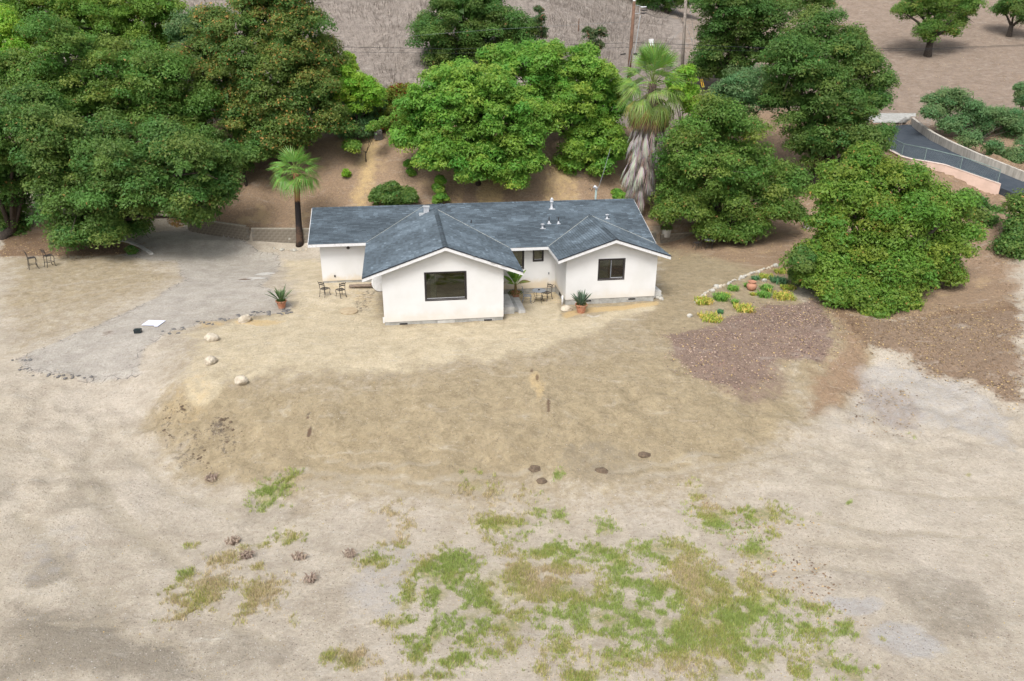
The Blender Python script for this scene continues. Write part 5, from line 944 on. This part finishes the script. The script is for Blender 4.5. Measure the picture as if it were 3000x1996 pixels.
pk = strip([g(x, y) for x, y in ((240,545),(295,558),(325,570),(350,587))], 14); kb = thing('kerb', 'pale concrete kerb at the edge of the shaded drive', 'kerb', pk[0]); ribbon('kerb_stone', pk, pk[:, 2]-.1, pk[:, 2]+.13, .22, CONC_PALE, kb)
tb_ = g(870, 320); tag(MB().box((-.3,-.25,0),(.3,.25,.5)).box((-.2,-.3,.5),(.2,.1,.8)).build('rubbish_pile', RUBBLE, loc=tb_, rot=(.3,.1,.4)), 'dark grey broken lump on the slope under the sapling', 'lump')
# gopher mounds
MND = pm('mound_soil', (.17,.125,.085), (.10,.072,.05), 8, .95, .9)
for i, (x, y, r, lab) in enumerate(((1482,1045,.30,'dark soil mound right of the others at the bank foot'), (1230,1076,.34,'dark soil mound left of the others at the bank foot'), (1384,1083,.3,'dark soil mound between the others at the bank foot'), (1248,1106,.26,'small very dark mound nearest the grass'))):
    p = g(x, y); tag(link('soil_mound', rock_mesh('soil_mound', (r, r*.8, r*.35), MND, 150+i, 3), None, p-np.array([0,0,r*.1])), lab, 'mound', 'gopher mounds')
W_ = wpoly([(370,940),(470,930),(565,965),(565,1005),(500,1040),(470,1090),(420,1045),(380,1000)]); m = MB()
lo, hi = W_.min(0), W_.max(0)
for _ in range(420):
    x, y = rng.uniform(lo[0], hi[0]), rng.uniform(lo[1], hi[1])
    if sdist(W_, np.array([x]), np.array([y]))[0] < 0 or fbm(np.array([x*1.3]), np.array([y*1.3]), 71, 3)[0] < .47: continue
    r = .03+.10*rng.random()**2; z = hz(x, y); j = lambda: r*(.7+.6*rng.random())
    m.add([(x-j(),y,z),(x,y-j()*.8,z),(x+j(),y,z),(x,y+j()*.8,z),(x+r*.2,y,z+j()*.6)], [(0,1,4),(1,2,4),(2,3,4),(3,0,4)])
o = m.build('soil_clods', MND); kind(o, 'stuff'); tag(o, 'dark soil clods scattered over the left end of the dirt bank', 'soil clods')
# ---------------------------------------------------------------- stuff: grass, litter, pebbles, dry hill grass
def tri_blades(X, Y, L_, W_, tint, lean=.5, az=None):
    n = len(X); Z = hgt(X, Y); az = rng.random(n)*6.283 if az is None else az; d = np.stack([np.cos(az), np.sin(az)], 1); s = np.stack([-d[:, 1], d[:, 0]], 1)*W_[:, None]
    le = lean*L_*rng.random(n)*1.4; V = np.zeros((n, 3, 3)); V[:, 0, 0] = X-s[:, 0]; V[:, 0, 1] = Y-s[:, 1]; V[:, 1, 0] = X+s[:, 0]; V[:, 1, 1] = Y+s[:, 1]; V[:, :2, 2] = (Z-.01)[:, None]
    V[:, 2, 0] = X+d[:, 0]*le; V[:, 2, 1] = Y+d[:, 1]*le; V[:, 2, 2] = Z+np.sqrt(np.maximum(L_**2-le**2, .0004))
    return V.reshape(-1, 3), np.arange(n*3).reshape(n, 3), np.repeat(tint, 3, 0)
XX, YY, DR = [], [], []
for p, a, b, d in GW:
    n = int(min(40000, 2900*math.pi*a*b*d)); nt_ = max(3, n//16); q = np.repeat(rng.normal(size=(nt_, 2))*.62, 16, 0); n = len(q); tx = p[0]+q[:, 0]*a; ty = p[1]+q[:, 1]*b; x = tx+rng.normal(size=n)*.045; y = ty+rng.normal(size=n)*.045; k = fbm(tx*2.3, ty*2.3, 77, 3)+.14*(d-.6) > .39+.13*np.repeat(rng.random(nt_), 16); x = x+rng.normal(size=n)*0; XX.append(x[k]); YY.append(y[k]); DR.append(np.full(k.sum(), 1-d))
X, Y, D_ = map(np.concatenate, (XX, YY, DR)); n = len(X); dry = fbm(X*.5, Y*.5, 91, 3)+.25*D_+rng.normal(size=n)*.1
tint = np.where((dry < .54)[:, None], np.array((.34,.42,.125)), np.where((dry < .70)[:, None], np.array((.42,.42,.125)), np.array((.56,.47,.30))))*(.65+.7*rng.random((n, 1)))
V, F, T_ = tri_blades(X, Y, .05+.10*rng.random(n), np.full(n, .010), tint); o = link('grass', np_mesh('grass', V, F, BLADE, T_)); kind(o, 'stuff'); tag(o, 'patchy green and straw grass growing on the lower yard', 'grass')
n = 60000; x = rng.uniform(-45, 18, n); y = rng.uniform(64, 108, n); k = (1-sstep(13, 18, x-(y-75)*.15) > rng.random(n)); x, y = x[k], y[k]; n = len(x); cl = fbm(x*.35, y*.35, 55, 3)[:, None]
tint = (np.array((.355,.31,.268))*(1-cl)+np.array((.24,.205,.175))*cl)*(.7+.6*rng.random((n, 1))); V, F, T_ = tri_blades(x, y, .25+.45*rng.random(n), np.full(n, .022), tint, .85, 9*fbm(x*.13, y*.13, 5, 3)+rng.normal(size=n)*.5); o = link('dry_grass', np_mesh('dry_grass', V, F, DRYLEAF, T_)); kind(o, 'stuff'); tag(o, 'pale grey dry grass covering the hill behind the trees', 'dry grass')
def litter(name, lab, areas, cols, size):
    Vs = []; Ts = []
    for poly, n in areas:
        W_ = wpoly(poly); lo, hi = W_.min(0)-.6, W_.max(0)+.6; x = rng.uniform(lo[0], hi[0], n); y = rng.uniform(lo[1], hi[1], n); s = sdist(W_, x+(fbm(x*.9, y*.9, 21)-.5)*2, y+(fbm(x*.9, y*.9, 33)-.5)*2); k = sstep(-1.1, 1.0, s)*(.05+1.3*fbm(x*.6, y*.6, 61, 4)**1.3) > rng.random(n); x, y = x[k], y[k]; m = len(x)
        nn = unit(m)*.45+np.array([0,0,1]); nn /= np.linalg.norm(nn, axis=1)[:, None]; t = np.array(cols)[rng.integers(0, len(cols), m)]*(.65+.7*rng.random((m, 1)))
        v, f, tt = leaves(np.stack([x, y, hgt(x, y)+.012+.012*rng.random(m)], 1), nn, size, size*.6, t); Vs.append(v); Ts.append(tt)
    V = np.concatenate(Vs); o = link(name, np_mesh(name, V, np.arange(len(V)).reshape(-1, 4), DRYLEAF, np.concatenate(Ts))); kind(o, 'stuff'); return tag(o, lab, 'leaf litter')
litter('leaf_litter', 'purplish brown leaf litter on the bank below the flower bed', [([(1532,775),(1640,745),(1760,705),(1880,690),(1920,760),(1890,835),(1800,830),(1760,870),(1690,895),(1600,865),(1560,820)], 26000)], [(.30,.19,.155), (.17,.105,.10), (.40,.28,.21), (.48,.36,.29), (.11,.07,.075), (.50,.36,.15), (.44,.34,.25)], .085)
litter('oak_litter', 'golden brown oak litter on slopes at the right and under the left oaks', [([(1880,690),(2000,735),(2357,690),(2400,930),(2250,900),(2080,830),(1960,800)], 26000), ([(1940,900),(2060,880),(2100,940),(2060,1000),(1960,960)], 1600), ([(2100,830),(2190,850),(2170,880),(2100,860)], 500), ([(1620,1170),(1830,1190),(1900,1330),(1960,1400),(1880,1440),(1740,1330)], 1500), ([(0,535),(250,530),(330,580),(200,592),(0,592)], 9000), ([(1980,400),(2200,440),(2357,460),(2357,690),(2240,660),(2200,560)], 9000), ([(430,330),(700,360),(720,520),(560,520)], 7000), ([(720,420),(1000,440),(1480,430),(1480,480),(720,520)], 9000), ([(1480,540),(1860,540),(1830,600),(1560,600)], 2500), ([(2040,240),(2120,60),(2357,60),(2357,220),(2150,210)], 9000)], [(.32,.22,.13), (.22,.15,.095), (.42,.30,.16), (.16,.11,.08), (.48,.35,.16)], .095)
n = 20000; u_ = rng.uniform(0, 2357, n); v_ = 720+rng.random(n)**.8*850; px = []
d = _F[None]+_R[None]*((u_*K-1500)/FPX)[:, None]+_D[None]*((v_*K-998)/FPX)[:, None]; tt = (-2.-CH)/d[:, 2]; x = d[:, 0]*tt; y = d[:, 1]*tt; k = (y < 60) & (np.hypot(x+3, y-45) > 9); x, y = x[k], y[k]; n = len(x)
cols = np.array([(.52,.49,.45), (.40,.36,.31), (.16,.12,.09), (.30,.22,.12), (.5,.36,.12), (.22,.16,.12)])
V, F, T_ = leaves(np.stack([x, y, hgt(x, y)+.01], 1), unit(n)*.4+np.array([0,0,1]), .034, .026, cols[rng.choice(6, n, p=[.3,.25,.15,.12,.06,.12])]); o = link('gravel', np_mesh('gravel', V, F, DRYLEAF, T_)); kind(o, 'stuff'); tag(o, 'scattered gravel and fallen bits over the open dirt', 'gravel')
